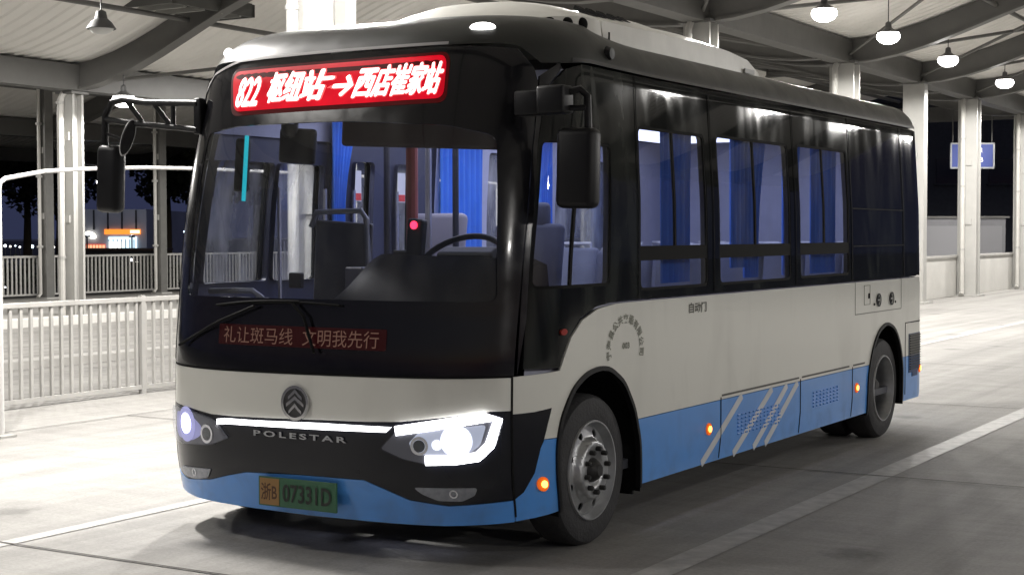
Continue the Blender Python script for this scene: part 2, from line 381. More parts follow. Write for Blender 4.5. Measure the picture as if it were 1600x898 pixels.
panel('front_mask', topL+maskR[1:-1]+botL+[(-s, v) for s, v in maskR[1:-1]][::-1], M['mask'], B, off=-.002, step=.05)
panel('bumper', [(-1.15, .322)]+[(s, v-.003) for s, v in botL[1:-1]][::-1]+[(1.15, .322), (1.15, .215), (.8, .198), (0, .190), (-.8, .20), (-1.15, .225)], M['blue'], B, step=.05)
# grooves
groove = MB()
def line(name, pts, wd, m, off=.003, parent=B): return panel(name, strip(pts, wd), m, parent, off=off, thick=.002, step=.08)
line('panel_seam', [(1.156, .93), (1.158, .6), (1.156, .24)], .009, M['rubber'])
line('panel_seam', [(-1.156, .93), (-1.158, .6), (-1.156, .24)], .009, M['rubber'])
line('panel_seam', [(-1.15, .913), (-.5, .912), (0, .915), (.5, .921), (1.155, .928)], .010, M['rubber'])

# --- windshield and its surround
wsh = fillet([(-.90, 1.29), (-.80, 2.165), (-.5, 2.195), (0, 2.195), (.68, 2.15), (.97, 2.095), (1.02, 1.67), (1.06, 1.29)], [.05, .04, .02, .05, .05, .06, .02, .05])
glass_top = [(1.18, 2.36), (1.14, 2.44), (1.03, 2.515), (.6, 2.53), (0, 2.53), (-.6, 2.52), (-.88, 2.475), (-1.0, 2.40)]
sur = [(-1.15, .915), (-.5, .915), (0, .918), (.5, .924), (1.165, .93), (1.175, 1.4), (1.175, 2.0)]+glass_top+[(-1.10, 2.1), (-1.15, 1.4)]
panel('windshield_surround', sur, M['black'], B, [wsh], step=.05, thick=.01)
panel('windshield', [(s*.995, v) for s, v in wsh], M['wind'], B, off=-.004, thick=0, step=.08)
line('windshield_trim', [(s, v+.010) for s, v in glass_top[3:]], .013, mat('trim_grey', (.30, .29, .29), .3), off=.006)
# --- corner pillars between windshield and side glazing
for sg in (1, -1):
    f = (lambda p: p) if sg > 0 else mir
    if sg > 0: pil = [(1.18, .93), (1.215, 1.2), (1.205, 2.0), (1.21, 2.22), (1.245, 2.36), (1.32, 2.445), (1.30, 2.47), (1.18, 2.40), (1.18, 2.0)]
    else: pil = [(1.155, .93), (1.215, 1.2), (1.205, 2.0), (1.21, 2.22), (1.245, 2.36), (1.32, 2.445), (1.1, 2.48), (1.01, 2.42), (1.105, 2.1), (1.155, 1.4)]
    panel('corner_pillar', f(pil), M['black'], B, off=.006, step=.05, thick=.02)
# --- side glazing band
drv = fillet([(1.235, 1.345), (1.985, 1.345), (1.97, 2.09), (1.225, 2.075)], .05)
W1 = rect(2.35, 3.275, 1.305, 2.205, .045); W2 = rect(3.45, 4.655, 1.305, 2.215, .045); W3 = rect(4.83, 5.86, 1.31, 2.225, .045)
bandR = [(1.215, .96), (1.46, .955), (1.485, 1.02), (1.545, 1.11), (1.655, 1.195), (1.83, 1.243), (2.05, 1.262), (2.3, 1.263), (7.55, 1.263), (7.68, 1.30), (7.72, 1.40), (7.72, 2.40), (7.68, 2.465), (7.5, 2.475), (1.50, 2.475), (1.36, 2.445), (1.265, 2.36), (1.222, 2.22), (1.212, 2.0)]
panel('glazing_band', bandR, M['film'], B, [drv, W1, W2, W3], step=.1, thick=.02, off=-.003)
# right-hand side: passenger doors and windows
def s_at(y, v=1.7):
    S = np.linspace(.6, 7.9, 4000); Y = surf(S, np.full_like(S, v))[:, 1]; return float(np.interp(y, Y, S))
def rr_(y0, y1, z0, z1, r=.035): return rect(s_at(y0), s_at(y1), z0, z1, r)
far_holes = [rr_(.50, 1.09, 1.34, 2.05), rr_(1.14, 1.60, 1.34, 2.05), rr_(1.93, 2.14, .75, 2.09), rr_(2.40, 2.62, .75, 2.09), rr_(2.97, 3.47, 1.45, 2.26), rr_(3.62, 4.5, 1.31, 2.22), rr_(4.65, 5.6, 1.31, 2.22)]
bandL = [(1.16, .96), (1.46, .955), (1.485, 1.02), (1.545, 1.11), (1.655, 1.195), (1.83, 1.243), (2.05, 1.262), (7.55, 1.263), (7.68, 1.30), (7.72, 1.40), (7.72, 2.40), (7.68, 2.465), (7.5, 2.475), (1.50, 2.475), (1.36, 2.445), (1.265, 2.36), (1.222, 2.22), (1.212, 2.0)]
hl2 = [[(s, max(v, 1.31)) for s, v in h] for h in far_holes]
panel('glazing_band', mir(bandL), M['film'], B, [mir(h) for h in hl2], step=.12, thick=.02, off=-.003)
for h in hl2: panel('window_pane', mir(h), M['doorglass'], B, off=-.008, thick=0, step=.3)
# rear upper band
panel('rear_glazing', [(7.74, 1.263), (END, 1.263), (END, 2.475), (7.74, 2.475)], M['black'], B, step=.15)
panel('rear_glazing', mir([(7.74, 1.263), (END, 1.263), (END, 2.475), (7.74, 2.475)]), M['black'], B, step=.15)
# window panes with frames
def window(h, mull, bar, name='side_window'):
    g = panel(name, h, M['glass'], B, off=-.010, thick=0, step=.2)
    lo = np.min(h, 0); hi = np.max(h, 0)
    if bar: 
        panel('sliding_rail', rect(lo[0], hi[0], bar-.05, bar+.03), M['rubber'], g, off=-.006, thick=.012, step=.15)
    if mull: panel('window_divider', rect(mull-.012, mull+.012, (bar or lo[1]), hi[1]), M['rubber'], g, off=-.006, thick=.012, step=.15)
    e = .016
    fr = fillet([(lo[0], lo[1]), (hi[0], lo[1]), (hi[0], hi[1]), (lo[0], hi[1])], .045); inn = fillet([(lo[0]+e, lo[1]+e), (hi[0]-e, lo[1]+e), (hi[0]-e, hi[1]-e), (lo[0]+e, hi[1]-e)], .035)
    panel('window_frame', fr, M['rubber'], g, [inn], off=-.005, thick=.012, step=.12)
window(drv, 1.53, None, 'driver_window'); window(W1, 2.83, 1.52); window(W2, 4.04, 1.52); window(W3, 5.33, 1.52)
# seams on the band
for x in (2.325, 3.36, 4.745): line('glazing_seam', [(x, 2.45 if x > 2.4 else 2.47), (x, 1.27)], .008, M['rubber'])
for x in (5.91, 7.20): line('glazing_seam', [(x, 2.47), (x, 1.27)], .014, M['rubber'])
line('glazing_seam', [(5.93, 1.80), (7.19, 1.80)], .010, M['rubber']); line('glazing_seam', [(5.93, 1.52), (7.19, 1.52)], .010, M['rubber'])
line('roof_gutter', [(1.40, 2.487), (1.6, 2.495), (7.66, 2.495)], .018, mat('gutter_dark', (.04, .04, .04), .3))
line('roof_gutter', mir([(1.40, 2.487), (1.6, 2.495), (7.66, 2.495)]), .018, M['plastic'])
# --- roof
def roof():
    mb = MB(); S = np.concatenate([-np.linspace(END, 0.0, 130), np.linspace(0.0, END, 130)[1:]])
    vs = [2.50]+list(np.linspace(2.535, VT, 10)); rows = []
    for v in vs:
        s_ = S; vv = np.full_like(S, v)
        if v == vs[0]: vv = np.interp(np.abs(S), [0, .6, 1.03, 1.18, 1.36, 1.7], [2.545, 2.545, 2.53, 2.46, 2.47, 2.50])
        rows.append([tuple(p) for p in surf(s_, vv)])
    rim = np.array(rows[-1])
    for k in range(1, 9):
        t = k/8; c = rim*np.array([1-t, 1, 1]); y = rim[:, 1]
        yc = .95+(L-1.3-.95)*np.clip((y-.4)/(L-.5), 0, 1)
        c[:, 1] = y*(1-t)+yc*t if False else y
        front = np.abs(S) < S1; 
        yy = rim[:, 1].copy(); yy[front] = rim[front, 1]*(1-t)+(1.0)*t; yy[~front] = rim[~front, 1]
        c[:, 1] = yy; c[:, 2] = rim[:, 2]+.025*math.sin(t*math.pi/2)*np.clip((yy-1.2)/1.0, 0, 1)
        rows.append([tuple(p) for p in c])
    mb.grid(rows); bmesh.ops.remove_doubles(mb.bm, verts=mb.bm.verts, dist=1e-4)
    return mb.build('roof', M['roofpaint'], B, smooth=True, ang=50)
roof()
# --- interior lining, floor, ceiling
panel('interior_lining', [(1.25, .4), (7.55, .4), (7.55, 2.42), (1.25, 2.42)], M['lining'], B, [[(s, v) for s, v in h] for h in (drv, W1, W2, W3)]+[archF, archR], off=-.05, thick=0, step=.2)
panel('interior_lining', mir([(1.25, .4), (7.55, .4), (7.55, 2.42), (1.25, 2.42)]), M['lining'], B, [mir(h) for h in far_holes]+[mir(archF), mir(archR)], off=-.05, thick=0, step=.2)
MB().box((0, 3.9, .36), (2.25, 5.9, .05)).build('cabin_floor', mat('cabin_floor_vinyl', (.08, .085, .10), .6), B)
MB().box((0, 3.75, 2.44), (2.10, 5.9, .04)).build('cabin_ceiling', M['lining'], B)
MB().box((0, 6.62, 1.4), (2.2, .04, 2.1)).build('rear_bulkhead', M['lining'], B)
MB().box((0, 3.6, .24), (1.9, 6.0, .10)).box((0, 3.3, .16), (.9, 4.6, .12)).box((0, .9, .2), (.16, .9, .1)).build('chassis', M['darkmetal'], B)
# ceiling light strips
for x in (-.5, .5):
    MB().box((x, 3.6, 2.405), (.62, 5.0, .03)).build('ceiling_light', emis('cabin_light', (.72, .75, 1), 3.6), B)
# --- dashboard, steering wheel, seats
def dash():
    rows = []
    for x in np.linspace(-1.05, 1.05, 40):
        q = min(1, max(0, (x+.10)/.36)); h = .265*(q*q*(3-2*q))*(1-.12*max(0, (x-.3))); row = []
        fy = float(surf(abs(x), 1.2)[1])+.035
        for y, z in [(fy, 1.12), (fy+.03, 1.20), (fy+.16, 1.235+h*.5), (fy+.30, 1.25+h), (fy+.42, 1.22+h*1.0), (fy+.5, 1.05), (fy+.5, .5)]: row.append((x, y, z))
        rows.append(row)
    mb = MB(); mb.grid(rows); return mb.build('dashboard', mat('dash_vinyl', (.006, .006, .010), .7, bump=.1, bscale=120, spec=.12), B, smooth=True, ang=60)
dsh = dash()
MB().tube([(.45+.27*math.cos(a), .78+.10*math.sin(a)*1.6, 1.435+.17*math.sin(a)) for a in np.linspace(0, 2*math.pi, 40)], .017).build('steering_wheel', M['plastic'], B, smooth=True)
st = MB().tube([(.45, .62, 1.2), (.45, .78, 1.43)], .03); st.tube([(.20, .78, 1.435), (.70, .78, 1.435)], .015); st.build('steering_column', M['plastic'], B)
def seat_mb(x, y, z, w=.44):
    mb = MB(); mb.box((x, y, z+.45), (w, .42, .10), bev=.03); mb.box((x, y+.20, z+.80), (w, .08, .66), Matrix.Rotation(-.15, 3, 'X'), bev=.035); return mb
d = seat_mb(.35, 1.45, .55, .46).build('driver_seat', M['seat'], B, smooth=True)
seat_mb(-.50, 1.78, .62, .40).build('conductor_seat', mat('seat_shell_grey', (.30, .28, .31), .5), B, smooth=True)
MB().box((.35, 1.70, 1.72), (.26, .07, .16), bev=.03).build('headrest', M['seat'], d, smooth=True)
for y in (2.6, 3.4, 4.2, 5.0, 5.8):
    for x in (.85, -.85) if y > 3.6 else (.85,):
        for dx in (-.22, .22):
            s_ = seat_mb(x*.72+dx, y, .38, .40).build('passenger_seat', M['seat'], B, smooth=True)
            MB().tube([(x*.72+dx-.12, y+.26, 1.46), (x*.72+dx-.12, y+.26, 1.54), (x*.72+dx+.12, y+.26, 1.54), (x*.72+dx+.12, y+.26, 1.46)], .014, 8).build('seat_handle', mat('seat_handle_grey', (.5, .5, .52), .4) if y == 2.6 and dx < 0 and x > 0 else bpy.data.materials['seat_handle_grey'], s_)
# partition behind the front door
pt = MB().box((-.52, 1.02, 1.20), (.40, .03, .98), Matrix.Rotation(.06, 3, 'Y'), bev=.012).build('partition_panel', mat('partition_grey', (.12, .12, .13), .35, noise=.3, nscale=5), B)
MB().tube([(-.72, 1.0, 1.66), (-.68, 1.0, 1.745), (-.36, 1.0, 1.75), (-.32, 1.0, 1.70), (-.30, 1.0, 1.0)], .017, 10).build('partition_rail', mat('rail_grey', (.22, .23, .26), .35, metal=.3), pt, smooth=True)
MB().tube([(-.98, .42, 1.30), (-.75, .36, 1.31), (-.62, .36, 1.31), (-.57, .38, 1.27), (-.56, .40, 1.20)], .016, 10).build('grab_handle', mat('handle_grey', (.35, .36, .4), .3, metal=.4), B, smooth=True)
for (x, y, r, c) in ((-.62, 1.62, .020, 'intdark'), (-.30, 1.9, .02, 'intdark'), (-.02, 1.02, .034, 'pole'), (-.22, 1.48, .02, 'pole')):
    MB().tube([(x, y, .4), (x, y, 2.42)], r, 10).build('grab_pole', mat('pole_red_lit', (.45, .12, .10), .4) if x == -.02 else M[c], B, smooth=True)  # red light from the sign is put into the front pole's colour
v_ = MB().box((.16, .80, 1.60), (.10, .06, .20), Matrix.Rotation(.1, 3, 'Y'), bev=.015).box((.10, .80, 1.50), (.16, .06, .06), bev=.01).build('card_reader', M['plastic'], B)
MB().lathe([(0.0001, -.008), (.022, -.006), (.022, 0)], (.17, .762, 1.665), 'Y', 16).build('status_light', emis('reader_light', (1, .02, .06), 5), v_)
MB().box((-.43, .50, 1.365), (.08, .04, .085), bev=.008).build('dash_monitor', M['plastic'], B)
im = MB().box((-.35, .42, 2.09), (.235, .05, .19), Matrix.Rotation(.08, 3, 'Y'), bev=.02).tube([(-.36, .42, 2.18), (-.34, .40, 2.28)], .012).build('interior_mirror', M['plastic'], B)
MB().box((.42, .50, 2.145), (1.05, .05, .17), Matrix.Rotation(.05, 3, 'Y'), bev=.02).build('sun_visor', mat('visor_brown', (.035, .018, .018), .7), B)
MB().lathe([(.045, 0), (.045, -.03), (.035, -.06), (.001, -.075)], (-.34, .34, 2.20), 'Z', 20).build('dome_camera', M['plastic'], B, smooth=True)
dv = MB().box((-.79, .48, 2.0), (.09, .05, .30), Matrix.Rotation(.08, 3, 'Y'), bev=.02).build('pillar_display', M['plastic'], B)
MB().box((-.735, .44, 1.98), (.022, .01, .36), Matrix.Rotation(.08, 3, 'Y')).build('cyan_strip', M['cyan'], dv)
# curtains
curtain_mesh(2.90, 3.27, 1.40, 2.27, .022, 6, x=1.10).build('curtain', M['curtain'], B, smooth=True, ang=80)
def cur(s0, s1, x, z0=1.33, z1=2.26, folds=6, gather=0, m=None):
    y0 = float(surf(s0, 1.8)[1]); y1 = float(surf(s1, 1.8)[1])
    return curtain_mesh(y0, y1, z0, z1, .02, folds, gather, x=x).build('curtain', m or M['curtain'], B, smooth=True, ang=80)
cur(2.86, 3.30, 1.07, folds=6); cur(4.12, 4.50, 1.07, folds=6, gather=.35); cur(4.80, 5.15, 1.07, folds=5, gather=.2); cur(5.34, 5.90, 1.07, folds=7)
curtain_mesh(2.93, 3.50, 1.30, 2.33, .02, 8, x=-1.10).build('curtain', M['curtain'], B, smooth=True, ang=80)
curtain_mesh(1.62, 1.90, 1.55, 2.34, .02, 6, gather=.55, x=-1.04).build('curtain', M['curtain'], B, smooth=True, ang=80)
for y0, y1 in ((4.3, 4.5), (5.45, 5.6)): curtain_mesh(y0, y1, 1.30, 2.33, .02, 6, x=-1.08).build('curtain', M['curtain'], B, smooth=True, ang=80)
# door leaves: stickers and divider bars
for y in (1.99, 2.49):
    st_ = MB().box((-1.135, y+.02, 1.93), (.004, .085, .20)).build('door_sticker', mat('sticker_white', (.75, .75, .75), .5), B)
    MB().box((-1.131, y+.02, 1.86), (.004, .07, .045)).build('sticker_band', mat('sticker_red', (.7, .05, .05), .5), st_)
dfm = mat('door_frame_blue_grey', (.035, .04, .075), .45)
fd = panel('front_door', mir(rect(s_at(.42), s_at(1.66), .42, 2.20, .04)), dfm, B, [mir(far_holes[0]), mir(far_holes[1])], off=-.058, thick=.03, step=.12)
md = panel('middle_door', mir(rect(s_at(1.72), s_at(2.86), .42, 2.32, .04)), dfm, B, [mir(far_holes[2]), mir(far_holes[3])], off=-.058, thick=.03, step=.12)
for y in (1.15, 1.60): MB().tube([(-1.08, y, .9), (-1.08, y, 1.9)], .012, 8).build('door_handrail', M['pole'], fd)
for y in (1.90, 2.38): MB().tube([(-1.08, y, .9), (-1.08, y, 1.9)], .012, 8).build('door_handrail', M['pole'], md)
ib = MB().box((.62, .60, 1.505), (.34, .10, .07), Matrix.Rotation(.4, 3, 'X'), bev=.02).build('instrument_binnacle', M['plastic'], B)
for k in range(3): MB().box((-.85+.13*k, .40, 1.262), (.07, .05, .022), bev=.006).build('dash_switch', mat('switch_grey', (.12, .12, .13), .3), B)
MB().box((-.10, .62, 1.36), (.12, .09, .16), bev=.012).build('fare_box', mat('fare_box_grey', (.10, .10, .12), .35), B)
MB().box((.98, .52, 1.50), (.03, .05, .20), bev=.01).build('driver_fan', M['plastic'], B)
# --- destination sign
sg_ = panel('destination_sign', fillet([(-.560, 2.272), (.622, 2.287), (.60, 2.492), (-.622, 2.482)], .05), M['red'], B, off=.003, thick=.002, step=.06)
panel('sign_halo', fillet([(-.58, 2.248), (.645, 2.264), (.62, 2.505), (-.645, 2.495)], .055), M['redglow'], sg_, off=.0015, thick=0, step=.06)
for nm, mm, ft, of in (('sign_text_glow', M['textglow'], .0085, .005), ('sign_text', M['ledtext'], .0042, .009)):
    text_on(nm, '822', -.455, 2.372, .17, mm, sg_, of, fit=(.175, .150), shear=.35, fat=ft)
    text_on(nm, '枢纽站→西店崔家站', .145, 2.385, .135, mm, sg_, of, fit=(.90, .150), shear=.3, fat=ft)
# lower message board behind the lower edge of the windshield
lb = panel('message_board', rect(-.57, .51, 1.045, 1.15, .01), M['dimred'], B, off=.002, thick=.002, step=.08)
text_on('message_text', '礼让斑马线  文明我先行', -.03, 1.097, .09, M['dimtext'], lb, .005, fit=(1.0, .085))
# --- emblem, letters, light strip
em = panel('emblem', circ(-.028, .765, .088, 40), M['chrome'], B, [circ(-.028, .765, .073, 36)], off=.014, thick=.016, step=.03)
panel('emblem_plate', circ(-.028, .765, .073, 36), mat('emblem_dark', (.10, .10, .10), .3, metal=.5), em, off=.004, thick=.003, step=.03)
for dv_, wd in ((.035, .044), (-.0, .056), (-.036, .040)):
    y = .765+dv_; x = -.028
    panel('emblem_chevron', [(x-wd, y-.020), (x, y+.016), (x+wd, y-.020), (x+wd, y-.004), (x, y+.036), (x-wd, y-.004)], M['chrome'], em, off=.012, thick=.008, step=.03)
text_on('nameplate_letters', 'POLESTAR', -.01, .597, .05, M['silver'], B, .006, fit=(.595, .030), space=1.4, bold=.0012)
panel('light_strip', [(-.57, .622), (-.5, .630), (.12, .640), (.52, .650), (.55, .676), (.12, .672), (-.3, .660), (-.5, .658), (-.57, .650)], emis('strip_light', (1, .985, 1), 5), B, off=.008, thick=.008, step=.04)
# --- headlights
hR = fillet([(.49, .568), (.56, .640), (.62, .683), (.84, .722), (1.05, .750), (1.105, .735), (1.105, .70), (1.07, .60), (1.01, .535), (.90, .515), (.73, .505), (.61, .525)], .012, 2)
hLf = fillet([(-.49, .555), (-.60, .645), (-.66, .660), (-.82, .680), (-1.02, .69), (-1.06, .66), (-1.04, .56), (-.99, .505), (-.88, .493), (-.63, .508)], .012, 2)
M['lamphouse'] = mat('lamp_housing', (.16, .165, .19), .28, metal=.3)
def ring(s, v, r0, r1, m, par, off, name):
    return panel(name, circ(s, v, r1, 26), m, par, [circ(s, v, r0, 22)] if r0 else (), off=off, thick=.004, step=.04)
h1 = panel('headlight', hR, M['lamphouse'], B, off=.004, thick=.006, step=.04)
panel('daytime_light', strip([(.575, .660), (.84, .706), (1.02, .735), (1.085, .722), (1.045, .60), (.985, .545), (.88, .530), (.73, .522)], .046), M['whiteemis'], h1, off=.012, thick=.006, step=.03)
ring(.70, .592, .032, .046, M['chrome'], h1, .010, 'projector_ring'); ring(.70, .592, 0, .030, mat('projector_glass', (.02, .03, .04), .05, coat=1), h1, .012, 'projector_lens')
ring(.885, .620, 0, .050, emis('beam_light', (.95, .96, 1), 9), h1, .013, 'high_beam'); ring(.885, .62, .052, .078, emis('beam_ring', (.85, .88, 1), 1.6), h1, .009, 'projector_ring')
panel('reflector_glow_plate', fillet([(.64, .60), (.70, .66), (1.03, .70), (1.0, .60), (.95, .565), (.72, .545)], .02, 3), emis('reflector_glow', (.62, .68, .85), .55, (.3, .3, .33)), h1, off=.007, thick=.003, step=.05)  # lamp glow on the reflector, put into an emissive plate
ring(.79, .60, 0, .026, emis('beam_side_light', (.9, .93, 1), 1.5), h1, .011, 'position_light')
panel('headlight_lens', hR, M['lens'], h1, off=.022, thick=.018, step=.05)
h2 = panel('headlight', hLf, M['lamphouse'], B, off=.004, thick=.006, step=.04)
ring(-.855, .605, 0, .055, M['bluewhite'], h2, .012, 'high_beam'); panel('reflector_glow_plate', fillet([(-.70, .60), (-.80, .655), (-1.0, .66), (-1.02, .56), (-.97, .52), (-.80, .515), (-.71, .55)][::-1], .03, 3), emis('glow_bowl', (.42, .42, .85), .42, (.3, .3, .4)), h2, off=.006, thick=.003, step=.05); ring(-.855, .60, .058, .095, emis('glow_reflector', (.5, .5, .95), .55, (.3, .3, .4)), h2, .009, 'beam_glow_ring')  # glow filling this lens is painted with an emissive plate and ring
ring(-.655, .565, .036, .05, M['chrome'], h2, .010, 'projector_ring'); ring(-.655, .565, 0, .034, bpy.data.materials['projector_glass'], h2, .012, 'projector_lens')
panel('headlight_lens', hLf, M['lens'], h2, off=.022, thick=.018, step=.05)
# fog lights
fogm = mat('fog_reflector', (.30, .31, .33), .25, metal=.5, noise=.3, nscale=30)
for pl in ([(.66, .385), (.98, .392), (.965, .355), (.90, .325), (.78, .325), (.70, .355)], [(-.64, .378), (-.95, .362), (-.99, .35), (-.94, .312), (-.80, .305), (-.68, .325)]):
    g_ = panel('fog_light', fillet(pl, .015, 3), fogm, B, off=.003, thick=.006, step=.04)
    c_ = np.mean(pl, 0); panel('fog_light_lens', fillet([tuple((np.array(p)-c_)*.96+c_) for p in pl], .012, 3), M['lens'], g_, off=.010, thick=.004, step=.05)
    ring(c_[0]+.03, c_[1]+.005, .014, .021, M['chrome'], g_, .006, 'fog_bulb_ring')
# number plate
pf = MB().box((0, 0, 0), (.50, .012, .15), bev=.004).build('number_plate', mat('plate_green', (.04, .14, .07), .45, noise=.1), B, (-.012, -.022, .305), )
pf.rotation_euler = (0, 0, 0)
MB().box((-.176, -.0075, 0), (.125, .004, .135), bev=.001).build('plate_yellow_end', mat('plate_yellow', (.32, .18, .06), .5), pf)
def flat_text(name, txt, loc, fit, m, parent, bold=0, rot='front'):
    P, F = text2d(txt, .1, bold=bold); lo, hi = P.min(0), P.max(0); P = (P-(lo+hi)/2)/(hi-lo)*np.array(fit)
    me = bpy.data.meshes.new(name)
    V = [(p[0], 0, p[1]) for p in P] if rot == 'front' else [(0, p[0], p[1]) for p in P]
    me.from_pydata(V, [], F); me.update(); return link_mesh(name, me, m, parent, loc)
M['ink'] = mat('plate_ink', (.02, .025, .02), .5)
flat_text('plate_text', '浙B', (-.178, -.0100, 0), (.105, .088), mat('plate_ink_brown', (.08, .03, .01), .5), pf, .0016)
flat_text('plate_text', '07331D', (.065, -.0095, 0), (.31, .092), M['ink'], pf, .0016)
# --- side markers, reflector
for s_, v_2 in ((1.325, .392), (3.27, .452), (6.01, .462), (7.66, .487)):
    g_ = panel('side_marker_light', circ(s_, v_2, .036, 22), M['amberrim'], B, off=.008, thick=.010, step=.04)
    panel('marker_bulb', circ(s_+.004, v_2, .018, 16), M['amber'], g_, off=.014, thick=.006, step=.04)
panel('side_reflector', circ(1.47, 1.13, .028, 16, .016), mat('reflector_red', (.35, .03, .02), .3), B, off=.010, thick=.012, step=.04)
# roof front marker lights
for s_ in (-.965, .80):
    q = on(s_, 2.60 if s_ < 0 else 2.62, -.002); n_ = surfn(s_, 2.6)
    bmk = MB(); bmesh.ops.create_uvsphere(bmk.bm, u_segments=18, v_segments=10, radius=1); bmesh.ops.transform(bmk.bm, matrix=Matrix.Diagonal((.066, .024, .026, 1)), verts=bmk.bm.verts)
    o = bmk.build('clearance_light', M['marker'], B, q, smooth=True, ang=180); o.rotation_euler = (0, 0, math.atan2(n_[0], -n_[1]) if True else 0)
for s_ in (1.35,):
    MB().lathe([(.0001, .03), (.03, .028), (.042, .0)], on(1.95, 2.56, 0), 'X', 16).build('roof_cap', M['plastic'], B, smooth=True)
# --- skirt doors, stripes, louvres
for x in (3.455, 4.82, 5.915): line('skirt_seam', [(x, .625), (x, .40), (x-.03, .26)], .010, M['rubber'])
for a, b in ((3.47, 4.79), (4.85, 5.84), (5.93, 6.20)): line('skirt_seam', [(a, .635), (b, .635)], .012, mat('seam_grey', (.10, .10, .09), .6))
M['stripe'] = mat('stripe_white', (.66, .68, .70), .4, noise=.1)
for (a, b) in (((3.79, .606), (3.17, .256)), ((4.30, .606), (3.65, .256)), ((4.57, .606), (3.98, .256)), ((4.77, .606), (4.18, .256))):
    line('livery_stripe', [a, b], .048, M['stripe'], off=.002)
def louvres(s0, s1, v0, v1, nx, ny, m, name, par=B):
    mb = MB()
    for i in range(nx):
        for j in range(ny):
            s_ = s0+(s1-s0)*(i+.5)/nx; v_q = v0+(v1-v0)*(j+.5)/ny; p = on(s_, v_q, .004); mb.box(p, (.008, (s1-s0)/nx*.5, (v1-v0)/ny*.4), Matrix.Rotation(.12, 3, 'Y'))
    return mb.build(name, m, par)
louvres(3.70, 4.45, .36, .50, 12, 6, M['blue'], 'vent_louvres'); louvres(5.05, 5.62, .40, .52, 8, 5, M['blue'], 'vent_louvres')
# rear side box: grille and hatch
line('hatch_seam', [(7.24, .30), (7.24, .885), (7.72, .885)], .010, M['rubber'])
gr = panel('engine_grille', [(7.34, .47), (7.43, .47), (7.43, .435), (7.58, .435), (7.58, .47), (7.66, .50), (7.66, .79), (7.34, .79)], mat('grille_blue', (.035, .07, .17), .6), B, [rect(7.35, 7.65, .612, .785)], off=.004, thick=.006, step=.08)
panel('grille_upper', rect(7.345, 7.655, .614, .785), mat('grille_grey', (.17, .17, .15), .6), gr, off=.004, thick=.006, step=.08)
mb = MB()
for k in range(14): mb.box(on(7.5, .50+.021*k, .009), (.008, .29, .007))
mb.build('grille_slats', M['darkmetal'], gr)
line('hatch_seam', [(5.97, 1.25), (5.97, 1.01), (7.12, 1.01), (7.12, 1.25)], .007, mat('seam_pale', (.25, .25, .22), .6))
line('hatch_seam', [(6.18, 1.22), (6.18, 1.075), (6.32, 1.075), (6.32, 1.22), (6.18, 1.22)], .006, bpy.data.materials['seam_pale'])
for s_ in (6.52, 6.85):
    g_ = ring(s_, 1.10, .038, .052, M['plastic'], B, .012, 'filler_socket'); ring(s_, 1.10, 0, .038, M['rubber'], g_, .004, 'socket_core')
    panel('socket_cross', [(s_-.03, 1.095), (s_+.03, 1.095), (s_+.03, 1.105), (s_-.03, 1.105)], mat('socket_grey', (.4, .4, .4), .5) if s_ < 6.6 else bpy.data.materials['socket_grey'], g_, off=.007, thick=.002)
panel('hatch_latch', rect(6.28, 6.305, 1.12, 1.16), M['rubber'], B, off=.006, thick=.005)
for s_ in (6.42, 6.96): ring(s_, 1.07, 0, .010, M['rubber'], B, .006, 'lock_button')
# small writing on the side
M['greyink'] = mat('grey_lettering', (.24, .245, .20), .6)
text_on('side_lettering', '自动门', 3.11, 1.185, .08, mat('dark_lettering', (.10, .10, .08), .6), B, .003, fit=(.25, .062), bold=.002)
txt = '宁海县公共交通有限公司'; acx, acv, ar = 2.165, 1.0, .0
arc = tag(empty('arc_lettering'), None); arc.parent = B
for i, ch in enumerate(txt):
    a = math.radians(188-196*i/(len(txt)-1)); P, F = text2d(ch, .05, bold=.001)
    P = (P-(P.min(0)+P.max(0))/2)/.05*.052; ca, sa = math.cos(a-math.pi/2), math.sin(a-math.pi/2)
    P = P@np.array([[ca, sa], [-sa, ca]])*np.array([1.15, 1])+np.array([acx+.195*math.cos(a), acv+.165*math.sin(a)])
    me = bpy.data.meshes.new('arc_letter'); Q = surf(P[:, 0], P[:, 1])+surfn(P[:, 0], P[:, 1])*.003; me.from_pydata([tuple(q) for q in Q], [], F); me.update()
    link_mesh('arc_letter', me, M['greyink'], arc)
text_on('side_lettering', '003', 2.17, 1.02, .05, M['greyink'], B, .003, fit=(.085, .034), bold=.0015)
